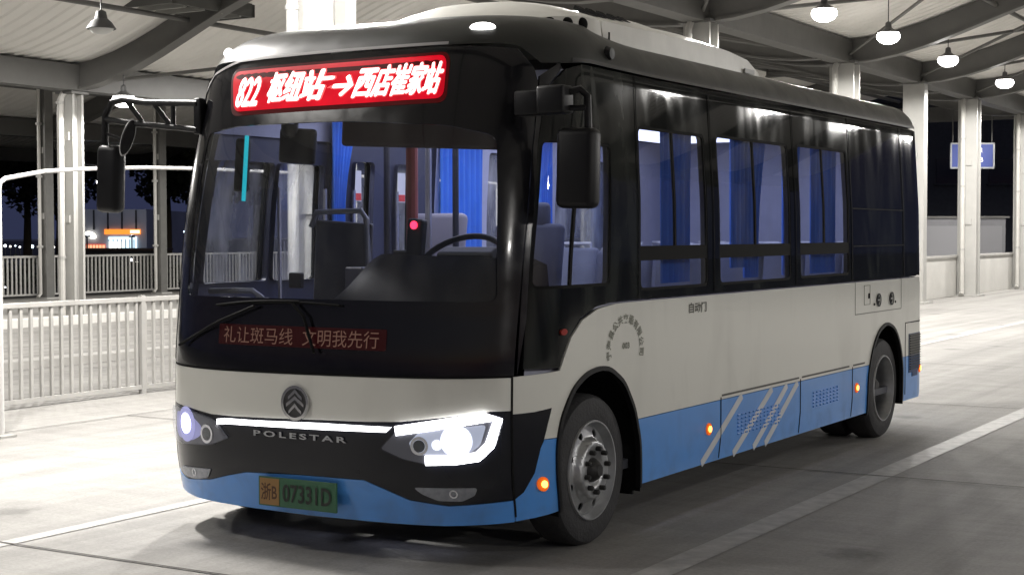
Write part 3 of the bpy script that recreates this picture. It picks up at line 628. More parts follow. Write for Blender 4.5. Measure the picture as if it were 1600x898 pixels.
# --- wheel arches and wheels
for sg in (1, -1):
    for cy_, a0 in ((archF, 1.885), (archR, 6.71)):
        pl = [q for q in cy_ if q[1] > .2]
        n = len(pl); rows = [[], [], []]
        for (s_, v_q) in pl:
            p = on(s_*sg, v_q, 0); p2 = on(s_*sg, v_q, -.05); rows[0].append(tuple(p)); rows[1].append((p2.x, p2.y, p2.z)); rows[2].append((sg*.62, p2.y, p2.z))
        mb = MB(); mb.grid(rows); mb.build('wheel_arch_liner', M['rubber'], B)
        inn = [(a0+(s_-a0)*.955, .15 if v_q <= .16 else .25+(v_q-.25)*.965) for s_, v_q in cy_]
        outp = [(s_, max(v_q, .235)) for s_, v_q in cy_]
        f = (lambda p: p) if sg > 0 else mir
        panel('arch_trim', f(outp), M['plastic'], B, [f(inn)], off=.012, thick=.03, step=.06)
def wheel(front, sg):
    w_ = empty('wheel'); w_.parent = B
    R = .395; W = .215
    prof = [(.255, -W/2+.01), (.265, -W/2), (.33, -W/2-.004), (.372, -W/2+.008), (.388, -W/2+.03), (R, -W/2+.06), (R, W/2-.06), (.388, W/2-.03), (.372, W/2-.008), (.33, W/2+.004), (.265, W/2), (.255, W/2-.01)]
    MB().lathe(prof, (0, 0, 0), 'X', 64).build('tyre', M['tyre'], w_, smooth=True, ang=30)
    x0 = W/2
    rim = MB().lathe([(.262, x0-.002), (.258, x0+.008), (.250, x0+.008), (.246, x0-.012), (.238, x0-.03)]+([(.232, x0-.10), (.228, -.06)] if not front else [(.232, x0-.06)]), (0, 0, 0), 'X', 56).build('rim', M['alu'], w_, smooth=True, ang=25)
    # disc with hand holes
    def disc(prof_r, prof_x, holes, nm, m):
        outer = circ(0, 0, prof_r[0], 56); P, F = region(outer, holes, .011)
        r = np.hypot(P[:, 0], P[:, 1]); xx = np.interp(r, prof_r[::-1], prof_x[::-1])
        P3 = np.stack([xx, P[:, 0], P[:, 1]], -1)
        dr = (np.interp(r+.004, prof_r[::-1], prof_x[::-1])-np.interp(r-.004, prof_r[::-1], prof_x[::-1]))/.008
        N3 = np.stack([np.ones_like(r), -dr*P[:, 0]/np.maximum(r, 1e-6), -dr*P[:, 1]/np.maximum(r, 1e-6)], -1); N3 /= np.linalg.norm(N3, axis=1, keepdims=True)
        return link_mesh(nm, sheet_mesh(nm, P3, N3, F, .010), m, w_)
    if front:
        hh = [circ(.197*math.cos(a), .197*math.sin(a), .021, 14) for a in [math.radians(22.5+45*k) for k in range(8)]]
        disc([.236, .225, .170, .158, .150, .135, .09, .07, 0], [x0-.045, x0-.035, x0-.022, x0+.000, x0+.018, x0+.022, x0+.018, x0+.0, x0-.01], hh, 'rim_disc', M['alu'])
        MB().lathe([(.0001, .05), (.03, .05), (.045, .035), (.062, .01), (.068, -.02)], (x0+.0, 0, 0), 'X', 28).build('hub', M['darkmetal'], w_, smooth=True)
        nm_ = mat('nut_dark', (.05, .05, .05), .4, metal=.5)
        n0 = None
        for k in range(10):
            a = 2*math.pi*k/10+.2; pos = (x0+.018, .112*math.cos(a), .112*math.sin(a))
            if n0 is None: n0 = MB().lathe([(.0001, .032), (.010, .032), (.0135, .026), (.0135, .0), (.019, -.002)], (0, 0, 0), 'X', 8).build('wheel_nut', nm_, w_, pos)
            else: n1 = n0.copy(); COL.objects.link(n1); n1.parent = w_; n1.location = pos
    else:
        hh = [circ(.17*math.cos(a), .17*math.sin(a), .022, 14) for a in [math.radians(36*k) for k in range(10)]]
        disc([.230, .20, .13, .12, 0], [-.05, -.06, -.085, -.07, -.07], hh, 'rim_disc', mat('rear_rim_grey', (.05, .05, .05), .6, metal=.3) if 'rear_rim_grey' not in bpy.data.materials else bpy.data.materials['rear_rim_grey'])
        MB().lathe([(.0001, .06), (.05, .06), (.07, .04), (.08, -.08)], (0, 0, 0), 'X', 24).build('hub', M['darkmetal'], w_, smooth=True)
        if True: MB().lathe([(p, h-.25) for p, h in prof], (0, 0, 0), 'X', 48).build('inner_tyre', M['tyre'], w_, smooth=True)
    w_.location = (sg*(1.165-W/2), .935 if front else 5.86, R-.003); w_.rotation_euler = (0, 0, 0 if sg > 0 else math.pi)
for fr in (True, False):
    for sg in (1, -1): wheel(fr, sg)
MB().box((1.0, 1.50, .28), (.24, .02, .20)).build('mud_flap', M['rubber'], B)
# --- exterior mirrors
ml = empty('exterior_mirror', (0, 0, 0)); ml.parent = B
a_ = MB().tube([(-.98, .33, 2.34), (-1.35, .32, 2.36), (-1.52, .31, 2.385), (-1.60, .30, 2.37), (-1.655, .30, 2.30), (-1.66, .30, 2.12)], .020, 10)
a_.tube([(-.98, .33, 2.195), (-1.4, .31, 2.24), (-1.645, .30, 2.275)], .017, 10).tube([(-1.30, .32, 2.355), (-1.18, .33, 2.225)], .014).tube([(-1.16, .33, 2.35), (-1.16, .33, 2.215)], .014).tube([(-1.50, .31, 2.38), (-1.38, .315, 2.25)], .014).tube([(-1.66, .30, 2.20), (-1.52, .28, 2.16)], .009)
a_.box((-.98, .35, 2.27), (.05, .06, .20), bev=.01)
a_.build('mirror_arm', M['plastic'], ml, smooth=True)
MB().box((-1.615, .30, 1.935), (.165, .10, .385), Matrix.Rotation(.04, 3, 'Y'), bev=.035).build('mirror_housing', M['plastic'], ml, smooth=True)
o = MB().lathe([(.0001, -.012), (.05, -.010), (.062, 0), (.055, .02), (.0001, .03)], (0, 0, 0), 'Y', 24).build('round_mirror', M['plastic'], ml, smooth=True)
MB().lathe([(.060, -.006), (.066, 0), (.060, .006)], (0, 0, 0), 'Y', 24).build('mirror_rim', mat('mirror_rim_grey', (.5, .5, .5), .35), ml, smooth=True)
for q_ in (o, bpy.data.objects['mirror_rim']): q_.location = (-1.45, .27, 2.165); q_.scale = (.55, .6, 1.7); q_.rotation_euler = (.0, .30, .8)
mr = empty('exterior_mirror'); mr.parent = B
a_ = MB().box((1.15, .32, 2.245), (.14, .07, .12), bev=.012).box((1.29, .32, 2.255), (.15, .11, .135), bev=.015)
a_.tube([(1.35, .34, 2.29), (1.405, .36, 2.305), (1.44, .37, 2.27), (1.445, .37, 2.08)], .019, 10).tube([(1.34, .34, 2.215), (1.44, .36, 2.215)], .015)
a_.build('mirror_arm', M['plastic'], mr, smooth=True)
MB().box((1.385, .38, 1.93), (.205, .11, .385), Matrix.Rotation(.02, 3, 'Y'), bev=.035).build('mirror_housing', M['plastic'], mr, smooth=True)
# wipers
for pts in (((-.9, 1.02), (-.55, 1.16), (-.30, 1.245)), ((.10, 1.02), (.02, 1.20), (-.05, 1.26))):
    wp = MB().tube([on(*p, .03) for p in pts], .008, 6).build('wiper_arm', M['rubber'], B)
    e0 = pts[-1]; MB().tube([on(e0[0]-.28+.56*k/8, e0[1]+(.03 if e0[0] < -.1 else 0)*(k/8)+.01*math.sin(k/8*3.14), .018) for k in range(9)], .007, 6).build('wiper_blade', M['rubber'], wp)
# towing peg under the front corner
MB().tube([(-1.06, .62, .27), (-1.06, .62, .20)], .008, 8).build('ground_strap', M['rubber'], B)
# --- roof air conditioner
M['acwhite'] = mat('ac_cover_white', (.62, .61, .56), .38, noise=.15, nscale=3, coat=.2)
ac = empty('roof_air_conditioner'); ac.parent = B
def loft(name, prof, m, par, nx=18):
    """prof: list of (y, half width, base z, top z, edge z)"""
    rows = []
    for y, hw, zb, zt, ze in prof:
        cx_ = .12; row = [(cx_-hw-.02, y, zb)]
        for k in range(nx+1):
            u = -1+2*k/nx; row.append((cx_+hw*u, y, ze-(.15*max(0, -u)**1.5)+(zt-ze)*(1-abs(u)**(2.6 if u > 0 else 2.0))))
        row.append((cx_+hw+.02, y, zb)); rows.append(row)
    mb = MB(); mb.grid(rows)
    V = list(mb.bm.verts); n = nx+3
    mb.bm.verts.ensure_lookup_table(); mb.bm.faces.new([mb.bm.verts[i] for i in range(n)][::-1]); mb.bm.faces.new([mb.bm.verts[len(rows)*n-n+i] for i in range(n)])
    return mb.build(name, m, par, smooth=True, ang=38)
loft('ac_cover', [(1.47, 0.82, 2.6, 2.93, 2.79), (1.9, 0.82, 2.6, 2.95, 2.795), (2.3, 0.815, 2.6, 2.97, 2.805), (2.36, 0.81, 2.6, 2.95, 2.8), (2.9, 0.81, 2.6, 2.96, 2.81), (3.3, 0.8, 2.6, 2.925, 2.805), (3.65, 0.79, 2.6, 2.855, 2.78), (3.85, 0.78, 2.6, 2.765, 2.72), (3.93, 0.77, 2.6, 2.7, 2.68)], M['acwhite'], ac)
loft('ac_fairing', [(.82, .40, 2.70, 2.765, 2.73), (.93, .60, 2.66, 2.81, 2.745), (1.05, .75, 2.62, 2.855, 2.77), (1.22, .815, 2.60, 2.905, 2.785), (1.36, .832, 2.60, 2.93, 2.79), (1.43, .83, 2.60, 2.93, 2.78), (1.46, .82, 2.60, 2.885, 2.755)], M['acwhite'], ac)
for y_ in (1.52,): MB().box((.962, y_, 2.68), (.006, .012, .10)).build('cover_seam', M['rubber'], ac)
MB().box((.935, 3.62, 2.70), (.010, .16, .03)).build('cover_badge', mat('badge_grey', (.35, .35, .33), .5), ac)
for k in range(4):
    y = .93+.105*k; hw = float(np.interp(y, [.78, .90, 1.05, 1.22, 1.36], [.51, .735, .885, .95, .965])); mb = MB()
    bmesh.ops.create_uvsphere(mb.bm, u_segments=14, v_segments=8, radius=1)
    bmesh.ops.transform(mb.bm, matrix=Matrix.Diagonal((.03, .034, .022+.005*k, 1)), verts=mb.bm.verts)
    mb.build('air_hole', M['rubber'], ac, (hw-.012, y, 2.735+.003*k), smooth=True)
mb = MB()
for k in range(5): mb.box((.79, 1.58+.13*k, 2.852), (.15, .07, .022), Matrix.Rotation(.55, 3, 'Y'))
mb.build('ac_vents', M['rubber'], ac)
MB().box((.05, 2.9, 2.90), (.9, .5, .04), bev=.01).build('ac_fan_cover', M['acwhite'], ac)
# ================================================================== THE SETTING
def ZV(x): return 4.70+.8*min(1, max(0, (x+16.4)/11))
def ZS(x): return ZV(x)+1.25*(1-math.cos(2*math.pi*(x+5.4)/11))/2
def W(px, py, Z):
    d = fwd+r2*((px-800)/FPX)-u2*((py-449)/FPX); return Vector((CX, CY, CZ))+d*Z
def struct(o): o['kind'] = 'structure'; return o
def ground_mat():
    m, t, p = nodes_mat('concrete_ground'); tc = t.nodes.new('ShaderNodeTexCoord')
    def noise(scale, vec=(1, 1, 1), det=8, rough=.6, dist=0):
        mp = t.nodes.new('ShaderNodeMapping'); mp.inputs['Scale'].default_value = vec; n = t.nodes.new('ShaderNodeTexNoise')
        n.inputs['Scale'].default_value = scale; n.inputs['Detail'].default_value = det; n.inputs['Roughness'].default_value = rough; n.inputs['Distortion'].default_value = dist
        t.links.new(tc.outputs['Object'], mp.inputs[0]); t.links.new(mp.outputs[0], n.inputs['Vector']); return n.outputs[0]
    a = noise(.35); b = noise(2.2, (.35, 3.5, 1), dist=.6); c = noise(45, det=4, rough=.8); d = noise(1.1, (1, 1, 1), dist=1.5)
    def mul(x, lo, hi, a0=.3, a1=.7):
        r = t.nodes.new('ShaderNodeMapRange'); r.inputs[1].default_value = a0; r.inputs[2].default_value = a1; r.inputs[3].default_value = lo; r.inputs[4].default_value = hi; t.links.new(x, r.inputs[0]); return r.outputs[0]
    v = None
    for q in (mul(a, .90, 1.08), mul(b, .91, 1.07), mul(c, .84, 1.15), mul(d, .93, 1.04)):
        if v is None: v = q
        else:
            k = t.nodes.new('ShaderNodeMath'); k.operation = 'MULTIPLY'; t.links.new(v, k.inputs[0]); t.links.new(q, k.inputs[1]); v = k.outputs[0]
    vo = t.nodes.new('ShaderNodeTexVoronoi'); vo.inputs['Scale'].default_value = .8; vo.inputs['Randomness'].default_value = 1; t.links.new(tc.outputs['Object'], vo.inputs['Vector'])
    nv = noise(9, det=5); ad_ = t.nodes.new('ShaderNodeMath'); ad_.operation = 'MULTIPLY_ADD'; t.links.new(nv, ad_.inputs[0]); ad_.inputs[1].default_value = .22; t.links.new(vo.outputs['Distance'], ad_.inputs[2])
    tyre = noise(1.0, (2.6, .10, 1), det=7, dist=.3); patch = noise(.9, det=3, dist=2.5)
    for q in (mul(ad_.outputs[0], .62, 1.0, .16, .26), mul(tyre, .80, 1.06, .36, .58), mul(patch, .96, 1.02, .40, .46)):
        k = t.nodes.new('ShaderNodeMath'); k.operation = 'MULTIPLY'; t.links.new(v, k.inputs[0]); t.links.new(q, k.inputs[1]); v = k.outputs[0]
    x = t.nodes.new('ShaderNodeVectorMath'); x.operation = 'SCALE'; x.inputs[0].default_value = (.315, .306, .290); t.links.new(v, x.inputs['Scale']); t.links.new(x.outputs[0], p.inputs['Base Color'])
    p.inputs['Roughness'].default_value = .62; p.inputs['Roughness'].default_value = .78; p.inputs['Specular IOR Level'].default_value = .3
    bp = t.nodes.new('ShaderNodeBump'); bp.inputs['Strength'].default_value = .35; bp.inputs['Distance'].default_value = .004; t.links.new(c, bp.inputs['Height']); t.links.new(bp.outputs[0], p.inputs['Normal'])
    return m
def flat(name, x0, x1, y0, y1, z, m):
    me = bpy.data.meshes.new(name); me.from_pydata([(x0, y0, z), (x1, y0, z), (x1, y1, z), (x0, y1, z)], [], [(0, 1, 2, 3)]); return struct(link_mesh(name, me, m))
flat('ground', -420, 200, -120, 500, 0, ground_mat())
M['asphalt'] = mat('asphalt', (.045, .045, .047), .8, noise=.2, bump=.2, bscale=80)
flat('road', -300, -26.0, -100, 400, .004, M['asphalt'])
M['line'] = mat('road_paint', (.42, .41, .39), .6, noise=.28, nscale=9)
flat('bay_marking', 1.66, 1.83, -8, 9.2, .004, M['line']); flat('bay_marking', -1.56, -1.45, -1.2, 30, .004, M['line'])
flat('bay_marking', 1.66, 1.83, 9.2, 40, .0045, M['line'])
M['joint'] = mat('joint_dark', (.07, .065, .06), .9)
for y in (-.60, 3.9, 8.4, 12.9, 17.4, 21.9, 26.4): flat('slab_joint', -5.1, 14, y, y+.018, .0065, M['joint'])
for x in (-5.1, 4.6): flat('slab_joint', x, x+.018, -8, 40, .0085, M['joint'])
# platform between the tracks on the left
M['kerb'] = mat('kerb_concrete', (.42, .41, .39), .7, noise=.12, nscale=3)
pf_ = MB().box((-19.5, 16, .07), (6.5, 60, .14)).build('platform', M['kerb']); struct(pf_)
MB().box((-16.17, 16, .08), (.15, 60, .17), bev=.015).build('kerb', mat('kerb_white', (.7, .69, .66), .6, noise=.1)).__setitem__('kind', 'structure')
MB().box((-9.8, 16, .05), (.35, 60, .10)).build('kerb', M['kerb']).__setitem__('kind', 'structure')
# ---- canopy
can = tag(empty('station_canopy', (0, 0, 0)), 'white corrugated wave roof on curved dark beams over the bus bays', 'canopy')
M['roof'] = mat('roof_sheet_white', (.80, .78, .74), .55, noise=.05, nscale=.6)
M['beam'] = mat('beam_grey', (.125, .123, .117), .5, noise=.15, nscale=2)
def corr():
    ys = []; y = -10.0; pit = .30; k = 0
    while y < 46: ys += [(y, 0), (y+.10, 0), (y+.14, .028), (y+.26, .028)]; y += pit
    ys.append((y, 0)); xs = np.arange(-60.4, 17.2, .55); rows = [[(x, a, ZS(x)+h) for a, h in ys] for x in xs]
    mb = MB(); mb.grid(rows); return mb.build('roof_sheet', M['roof'], can)
corr()
def arch(x0, x1, y, w_=.26, dep=.48):
    xs = np.linspace(x0, x1, max(4, int((x1-x0)/.5))); mb = MB(); rows = []
    for x in xs:
        z = ZS(x)-.006; rows.append([(x, y-w_*.28, z), (x, y-w_*.28, z-dep+.04), (x, y-w_/2, z-dep+.04), (x, y-w_/2, z-dep), (x, y+w_/2, z-dep), (x, y+w_/2, z-dep+.04), (x, y+w_*.28, z-dep+.04), (x, y+w_*.28, z)])
    mb.grid(rows); return mb.build('curved_beam', M['beam'], can)
YB = [-2.5, 7.15, 17.1, 24.2, 29.12, 33.92, 39.96]; YA = [5.0, 14.05, 23.0, 31.5, 40.0]
for y in YB: arch(-10.9, 16.6, y)
for y in YA: arch(-27.4, -10.9+5.4, y)
for y in (18.8, 28, 38): arch(-49.4, -27.4, y)
for x in (16.6, 5.6, -5.4, -16.4, -27.4, -38.4, -49.4):
    z = ZS(x); MB().box((x, 18, z-.25), (.36, 56.2, .46)).build('valley_gutter', M['beam'], can)
for x in (.1, -10.9, -21.9, -32.9): MB().tube([(x, -10, ZS(x)-.28), (x, 46, ZS(x)-.28)], .055, 8).build('ridge_tube', M['beam'], can)
for x in (-2.4, -8.4, -13.6, -19.4, -24.4): MB().tube([(x, -10, ZS(x)-.25), (x, 46, ZS(x)-.25)], .045, 8).build('purlin_tube', M['beam'], can)
for Ys, xa, xb in ((YB, -5.4, .1), (YB, -10.9, -5.4), (YA, -16.4, -10.9), (YA, -21.9, -16.4)):
    for y0, y1 in zip(Ys[1:], Ys[2:]):
        for A_, B_ in (((xa, y0), (xb, y1)), ((xb, y0), (xa, y1))):
            MB().tube([(A_[0], A_[1], ZS(A_[0])-.36), (B_[0], B_[1], ZS(B_[0])-.36)], .035, 6).build('bracing_rod', M['beam'], can)
# fascia along the far edge
MB().box((-27, 46.2, 5.6), (66, .12, .5)).build('edge_beam', M['beam'], can)
# roof hatch seen at the top left
def hit(px, py):
    a = W(px, py, 1.0); o_ = Vector((CX, CY, CZ)); d = a-o_; t = 5.0
    while t < 80 and (o_+d*t).z < ZS((o_+d*t).x): t += .02
    return o_+d*t
h_ = hit(285, 6)
hb = MB(); 
for dx, dy, sx, sy in ((-.7, 0, .06, 2.0), (.7, 0, .06, 2.0), (0, -1.0, 1.46, .06), (0, 1.0, 1.46, .06)): hb.box((dx, dy, .1), (sx, sy, .22))
hb.box((0, 0, .22), (1.4, 2.0, .02))
hb.build('roof_hatch', mat('hatch_grey', (.10, .10, .095), .7), can, (h_.x, h_.y, ZS(h_.x)-.16))
for k in range(4): MB().box((h_.x, h_.y-.7+.46*k, ZS(h_.x)-.16), (1.4, .05, .08)).build('hatch_bar', mat('hatch_bar_grey', (.3, .3, .28), .6), can)
# ---- columns
M['steel'] = mat('column_paint', (.40, .395, .375), .5, noise=.10, nscale=2.5)
M['pipe'] = mat('downpipe_paint', (.50, .49, .46), .45, noise=.08)
def column(x, y, zt, wd, label, pipe=True, plain=False, base=0.0, name='canopy_column'):
    c = tag(empty(name, (x, y, base)), label, 'column', 'columns carrying the canopy')
    if plain: MB().box((0, 0, (zt-base)/2), (wd, wd*.6, zt-base), bev=.02).build('shaft', M['steel'], c)
    elif wd < .25: MB().box((0, 0, (zt-base)/2), (wd, wd*1.2, zt-base)).build('shaft', mat('slim_column_grey', (.13, .128, .12), .6, noise=.15), c)
    else:
        MB().box((0, -wd*.36, (zt-base)/2), (wd, .05, zt-base)).box((0, wd*.36, (zt-base)/2), (wd, .05, zt-base)).box((0, 0, (zt-base)/2), (.06, wd*.72-.052, zt-base)).build('shaft', M['steel'], c)
    MB().box((0, 0, .02), (wd+.18, wd+.18, .04)).build('base_plate', M['steel'], c)
    MB().box((0, 0, zt-base-.03), (wd+.12, wd+.12, .05)).build('cap_plate', M['beam'], c)
    for z in (1.9, 3.4): MB().box((0, -wd*.36-.045, z), (wd*.5, .04, .14)).build('bracket', M['steel'], c)
    if pipe:
        px_, py_ = -wd*.15, -wd*.62
        pr_ = .062 if wd > .25 else .040
        MB().tube([(px_+.0, .0-wd*.5, zt-base+.25), (px_, -wd*.5, zt-base-.02), (px_-.02, -wd*.5-.06, zt-base-.15), (px_, py_-.06, zt-base-.42), (px_, py_-.06, zt-base-.75), (px_, py_-.06, .12), (px_, py_-.14, .05)], pr_, 10).build('downpipe', M['pipe'], c, smooth=True)
        for z in (1.2, 2.8, 4.0): MB().tube([(px_, py_-.06, z-.025), (px_, py_-.06, z+.025)], .075, 10).build('pipe_clamp', M['steel'], c)
    return c
zt = 5.06
column(-5.4, 7.15, zt, .56, 'big pale column right behind the front of the bus roof')
column(-5.4, 17.1, zt, .46, 'pale column with downpipe rising behind the roof air conditioner')
column(-5.4, 24.2, zt, .50, 'pale column with bent downpipe rising behind the middle of the bus roof')
column(-5.4, 29.12, zt, .50, 'plain boxy column without downpipe just above the rear end of the bus roof', pipe=False, plain=True)
column(-5.4, 33.92, zt, .48, 'full height pale column with downpipe in front of the blue hanging sign')
column(-5.4, 39.96, zt, .48, 'pale column at the right edge beyond the blue hanging sign')
column(-16.5, 14.05, 4.22, .30, 'thick pale column with downpipe to the left of the wing mirror')
column(-16.5, 24.0, 4.22, .30, 'pale column seen through the bus windshield')
column(-16.5, 34.0, 4.22, .30, 'farther pale column seen through the side windows of the bus')
column(-22.5, 18.9, 5.3, .20, 'slim grey column by the far railing left of the thick column', base=.14)
column(-22.4, 22.5, 5.3, .18, 'slim column with separate downpipe between the wing mirror and the bus', base=.14)
# ---- pendant lamps
M['lampglow'] = emis('lamp_bowl_light', (1, .97, .92), 16)
M['lampoff'] = mat('lamp_bowl_off', (.6, .6, .58), .3)
def lamp(p, label, on_=True, group='pendant lamps under the canopy', power=1.0, lit=True):
    x, y, z = p; c = tag(empty('pendant_lamp', (x, y, z)), label, 'lamp', group)
    zr = ZS(x)-z-.02
    MB().tube([(0, 0, .25), (0, 0, zr)], .010, 6).build('suspension_rod', M['darkmetal'], c)
    MB().lathe([(.02, .27), (.05, .25), (.06, .16), (.11, .12), (.19, .075), (.185, .07), (.05, .13)] if on_ else [(.03, .26), (.07, .24), (.09, .14), (.15, .09), (.21, .0), (.205, -.01), (.14, .07), (.05, .12)], (0, 0, 0), 'Z', 24).build('shade', mat('lamp_shade_grey', (.10, .10, .10), .5), c, smooth=True)
    MB().lathe([(.001, -.13), (.08, -.122), (.15, -.09), (.20, -.03), (.205, .02), (.185, .068), (.001, .07)] if on_ else [(.001, -.085), (.07, -.078), (.14, -.05), (.175, -.005), (.15, .03), (.001, .05)], (0, 0, 0), 'Z', 24).build('diffuser', M['lampglow'] if on_ else M['lampoff'], c, smooth=True)
    if on_:
        l = bpy.data.lights.new('lamp_light', 'SPOT'); l.spot_size = math.radians(178); l.spot_blend = .12; l.energy = LAMP_W*power; l.color = LAMP_COL; l.shadow_soft_size = .16
        o = bpy.data.objects.new('lamp_light', l); COL.objects.link(o); o.parent = c; o.location = (0, 0, -.20)
    return c
for q, lb in (((-3.52, 17.66, 5.1), 'glowing pendant lamp nearest the top edge, largest of the lit ones at the right'), ((-3.53, 21.04, 5.1), 'glowing pendant lamp second from the bus in the lit row at the right'),
              ((-3.65, 25.4, 5.1), 'glowing pendant lamp third in the lit row, beside the crossing roof rods'), ((-3.8, 30.82, 5.1), 'glowing pendant lamp at the right edge, lowest of the lit row')):
    lamp(q, lb)
for y in (36.5, 41.0): lamp((-3.8, y, 5.1), 'glowing pendant lamp beyond the right edge of the picture')
for y, pw in ((13.6, .8), (9.6, .6), (4.8, 1.4), (.9, 1.7), (-2.8, .28)): lamp((-3.5, y, 5.1), 'glowing pendant lamp hanging above the far side of the bus, out of the picture', power=pw)
for x, y, pw in ((16.0, -7.0, .6), (16.0, 0, .95), (16.0, 7.0, .95), (7.9, 16.8, .5), (7.9, 21.4, .7), (7.9, 26.0, .7), (7.9, 31.0, .7)): lamp((x, y, 5.1), 'glowing pendant lamp hanging behind the photographer, out of the picture', power=pw)
lamp((-15.2, 14.04, 4.0), 'bright glowing pendant lamp just above the wing mirror arm', power=.5)
lamp((-25.5, 12.5, 5.1), 'glowing pendant lamp over the far platform, out of the picture at the left', power=1.2)
for y in (9.5, 19.5, 29): lamp((-12.5, y, 5.15), 'glowing pendant lamp over the middle lane, out of the picture', power=.8)
lamp((-11.5, 9.9, 4.55), 'unlit dark pendant lamp under the ceiling at the top left', on_=False)
lamp((-34.15, 35.69, 5.1), 'small unlit dark pendant lamp below the wing mirror arm', on_=False)
# ---- near railing
rl = tag(empty('railing', (-6.37, 0, 0)), 'pale metal railing with vertical bars left of the bus', 'railing')
M['rail'] = mat('railing_paint', (.40, .39, .37), .45, noise=.12)
MB().box((0, 8.2, .96), (.06, 10.6, .05), bev=.008).build('top_rail', M['rail'], rl)
MB().box((0, 8.2, .07), (.04, 10.6, .04)).build('bottom_rail', M['rail'], rl)
b0 = MB().box((0, 0, 0), (.030, .030, .85)).build('baluster', M['rail'], rl, (0, 2.96, .512))
for k in range(1, 86):
    b = b0.copy(); COL.objects.link(b); b.parent = rl; b.location = (0, 2.96+.124*k, .512)
for y in (2.9, 5.4, 7.9, 10.4, 12.9): MB().box((.0, y, .5), (.055, .055, 1.0)).build('post', M['rail'], rl)
# arched tube over the entrance
ar_ = tag(empty('tubular_arch', (-4.9, 2.33, 0)), 'white bent tube arch on a post at the left edge behind the wing mirror', 'arch')
pth = [(-4.9, 2.33, 0), (-4.9, 2.33, 1.99), (-4.905, 2.345, 2.03), (-5.0, 2.48, 2.07), (-5.45, 3.30, 2.165), (-5.9, 4.32, 2.235), (-6.1, 5.2, 2.28), (-6.2, 5.95, 2.30), (-6.2, 8.0, 2.31), (-6.2, 12.0, 2.31), (-6.2, 12.05, 2.27), (-6.2, 12.05, 0)]
lp = [tuple(Vector(p)-Vector((-4.9, 2.33, 0))) for p in pth]
MB().tube(lp, .019, 12).build('tube', mat('tube_white', (.62, .61, .59), .4), ar_, smooth=True)
MB().box((0, 0, .01), (.16, .16, .02)).build('base_plate', M['rail'], ar_)
hl_ = tag(empty('hanging_light', (-5.92, 4.40, 2.13)), 'small glowing light hanging from the white tube beside the wing mirror', 'light')
MB().tube([(0, 0, .10), (0, 0, .0)], .006, 6).build('cord', M['plastic'], hl_)
MB().lathe([(.001, -.03), (.028, -.01), (.028, .012), (.001, .03)], (0, 0, -.02), 'Z', 12).build('bulb', emis('small_bulb', (1, .97, .95), 12), hl_, smooth=True)
# ---- far railing
for k, lb in enumerate(('section of far grey railing at the left edge of the picture', 'section of far grey railing between the thick and slim columns', 'section of far grey railing under the wing mirror', 'section of far grey railing beside the bus corner', 'section of far railing hidden by the bus front', 'section of far railing seen through the bus')):
    y0 = 14.6+2.8*k; fr = tag(empty('far_railing', (-22.75, y0, .14)), lb, 'railing', 'sections of the far railing')
    MB().box((0, 1.4, .97), (.05, 2.8, .05)).build('top_rail', M['steel'], fr); MB().box((0, 1.4, .10), (.04, 2.8, .04)).build('bottom_rail', M['steel'], fr)
    mb = MB(); [mb.box((0, .06+.125*j, .53), (.03, .03, .84)) for j in range(22)]; mb.build('balusters', M['steel'], fr)
    MB().box((0, 0, .5), (.06, .06, 1.0)).build('post', M['steel'], fr)
# ---- parapet on the right
pw_ = MB().box((-5.75, 32, .5), (.18, 30, 1.0), bev=.01); pw_ = pw_.build('parapet_wall', mat('parapet_paint', (.55, .54, .51), .7, noise=.12, nscale=1.2)); tag(pw_, 'long low pale concrete parapet wall beyond the rear of the bus', 'wall')
MB().box((-5.75, 32, 1.02), (.26, 30, .05)).build('coping', M['kerb'], pw_)
# ---- blue hanging sign
sp = W(1519, 243.5, 47.5); s_g = tag(empty('hanging_sign', sp, YAW), 'blue rectangular sign hanging on two rods behind the right-hand column', 'sign')
MB().box((0, 0, 0), (1.28, .06, .70)).build('sign_board', mat('sign_blue', (.012, .035, .22), .5), s_g)
mb = MB()
for x, z, a, b in ((0, .37, 1.34, .05), (0, -.37, 1.34, .05), (-.655, 0, .05, .70), (.655, 0, .05, .70)): mb.box((x, 0, z), (a, .09, b))
mb.build('sign_frame', mat('sign_frame_grey', (.25, .26, .28), .4), s_g)
for x in (-.6, .6): MB().tube([(x, 0, .39), (x, 0, 1.9)], .018, 6).build('hanging_rod', M['beam'], s_g)
flat_text('sign_text', '候', (.24, -.034, .17), (.13, .15), mat('sign_white', (.8, .8, .8), .5), s_g, .001); flat_text('sign_text', 'B', (.27, -.034, -.12), (.12, .15), bpy.data.materials['sign_white'], s_g, .002)
# ---- dark building and sheds on the right
def facing_box(name, pl, pr_, pt_, pb, Z, depth, m, label, cat, zb=None, group=None):
    a = W(pl, 365, Z); b = W(pr_, 365, Z); c = (a+b)/2; wd = (b-a).length; z1 = W(800, pt_, Z).z; z0 = zb if zb is not None else W(800, pb, Z).z
    n = Vector((-math.sin(YAW), math.cos(YAW), 0)); cc = c+n*depth/2
    e = tag(empty(name, (cc.x, cc.y, z0), YAW), label, cat, group); o = MB().box((0, 0, (z1-z0)/2), (wd, depth, z1-z0)).build('wall', m, e); return e, wd, z1-z0, depth
M['darkwall'] = mat('dark_wall', (.03, .032, .04), .7, noise=.3)
e, wd, hh, dp = facing_box('depot_building', 1180, 1720, 150, 0, 70, 12, M['darkwall'], 'dark unlit building beyond the parapet wall at the right', 'building', 0)
MB().box((0, -dp/2-.15, hh-.2), (wd+.6, .5, .3)).build('cornice', M['darkwall'], e)
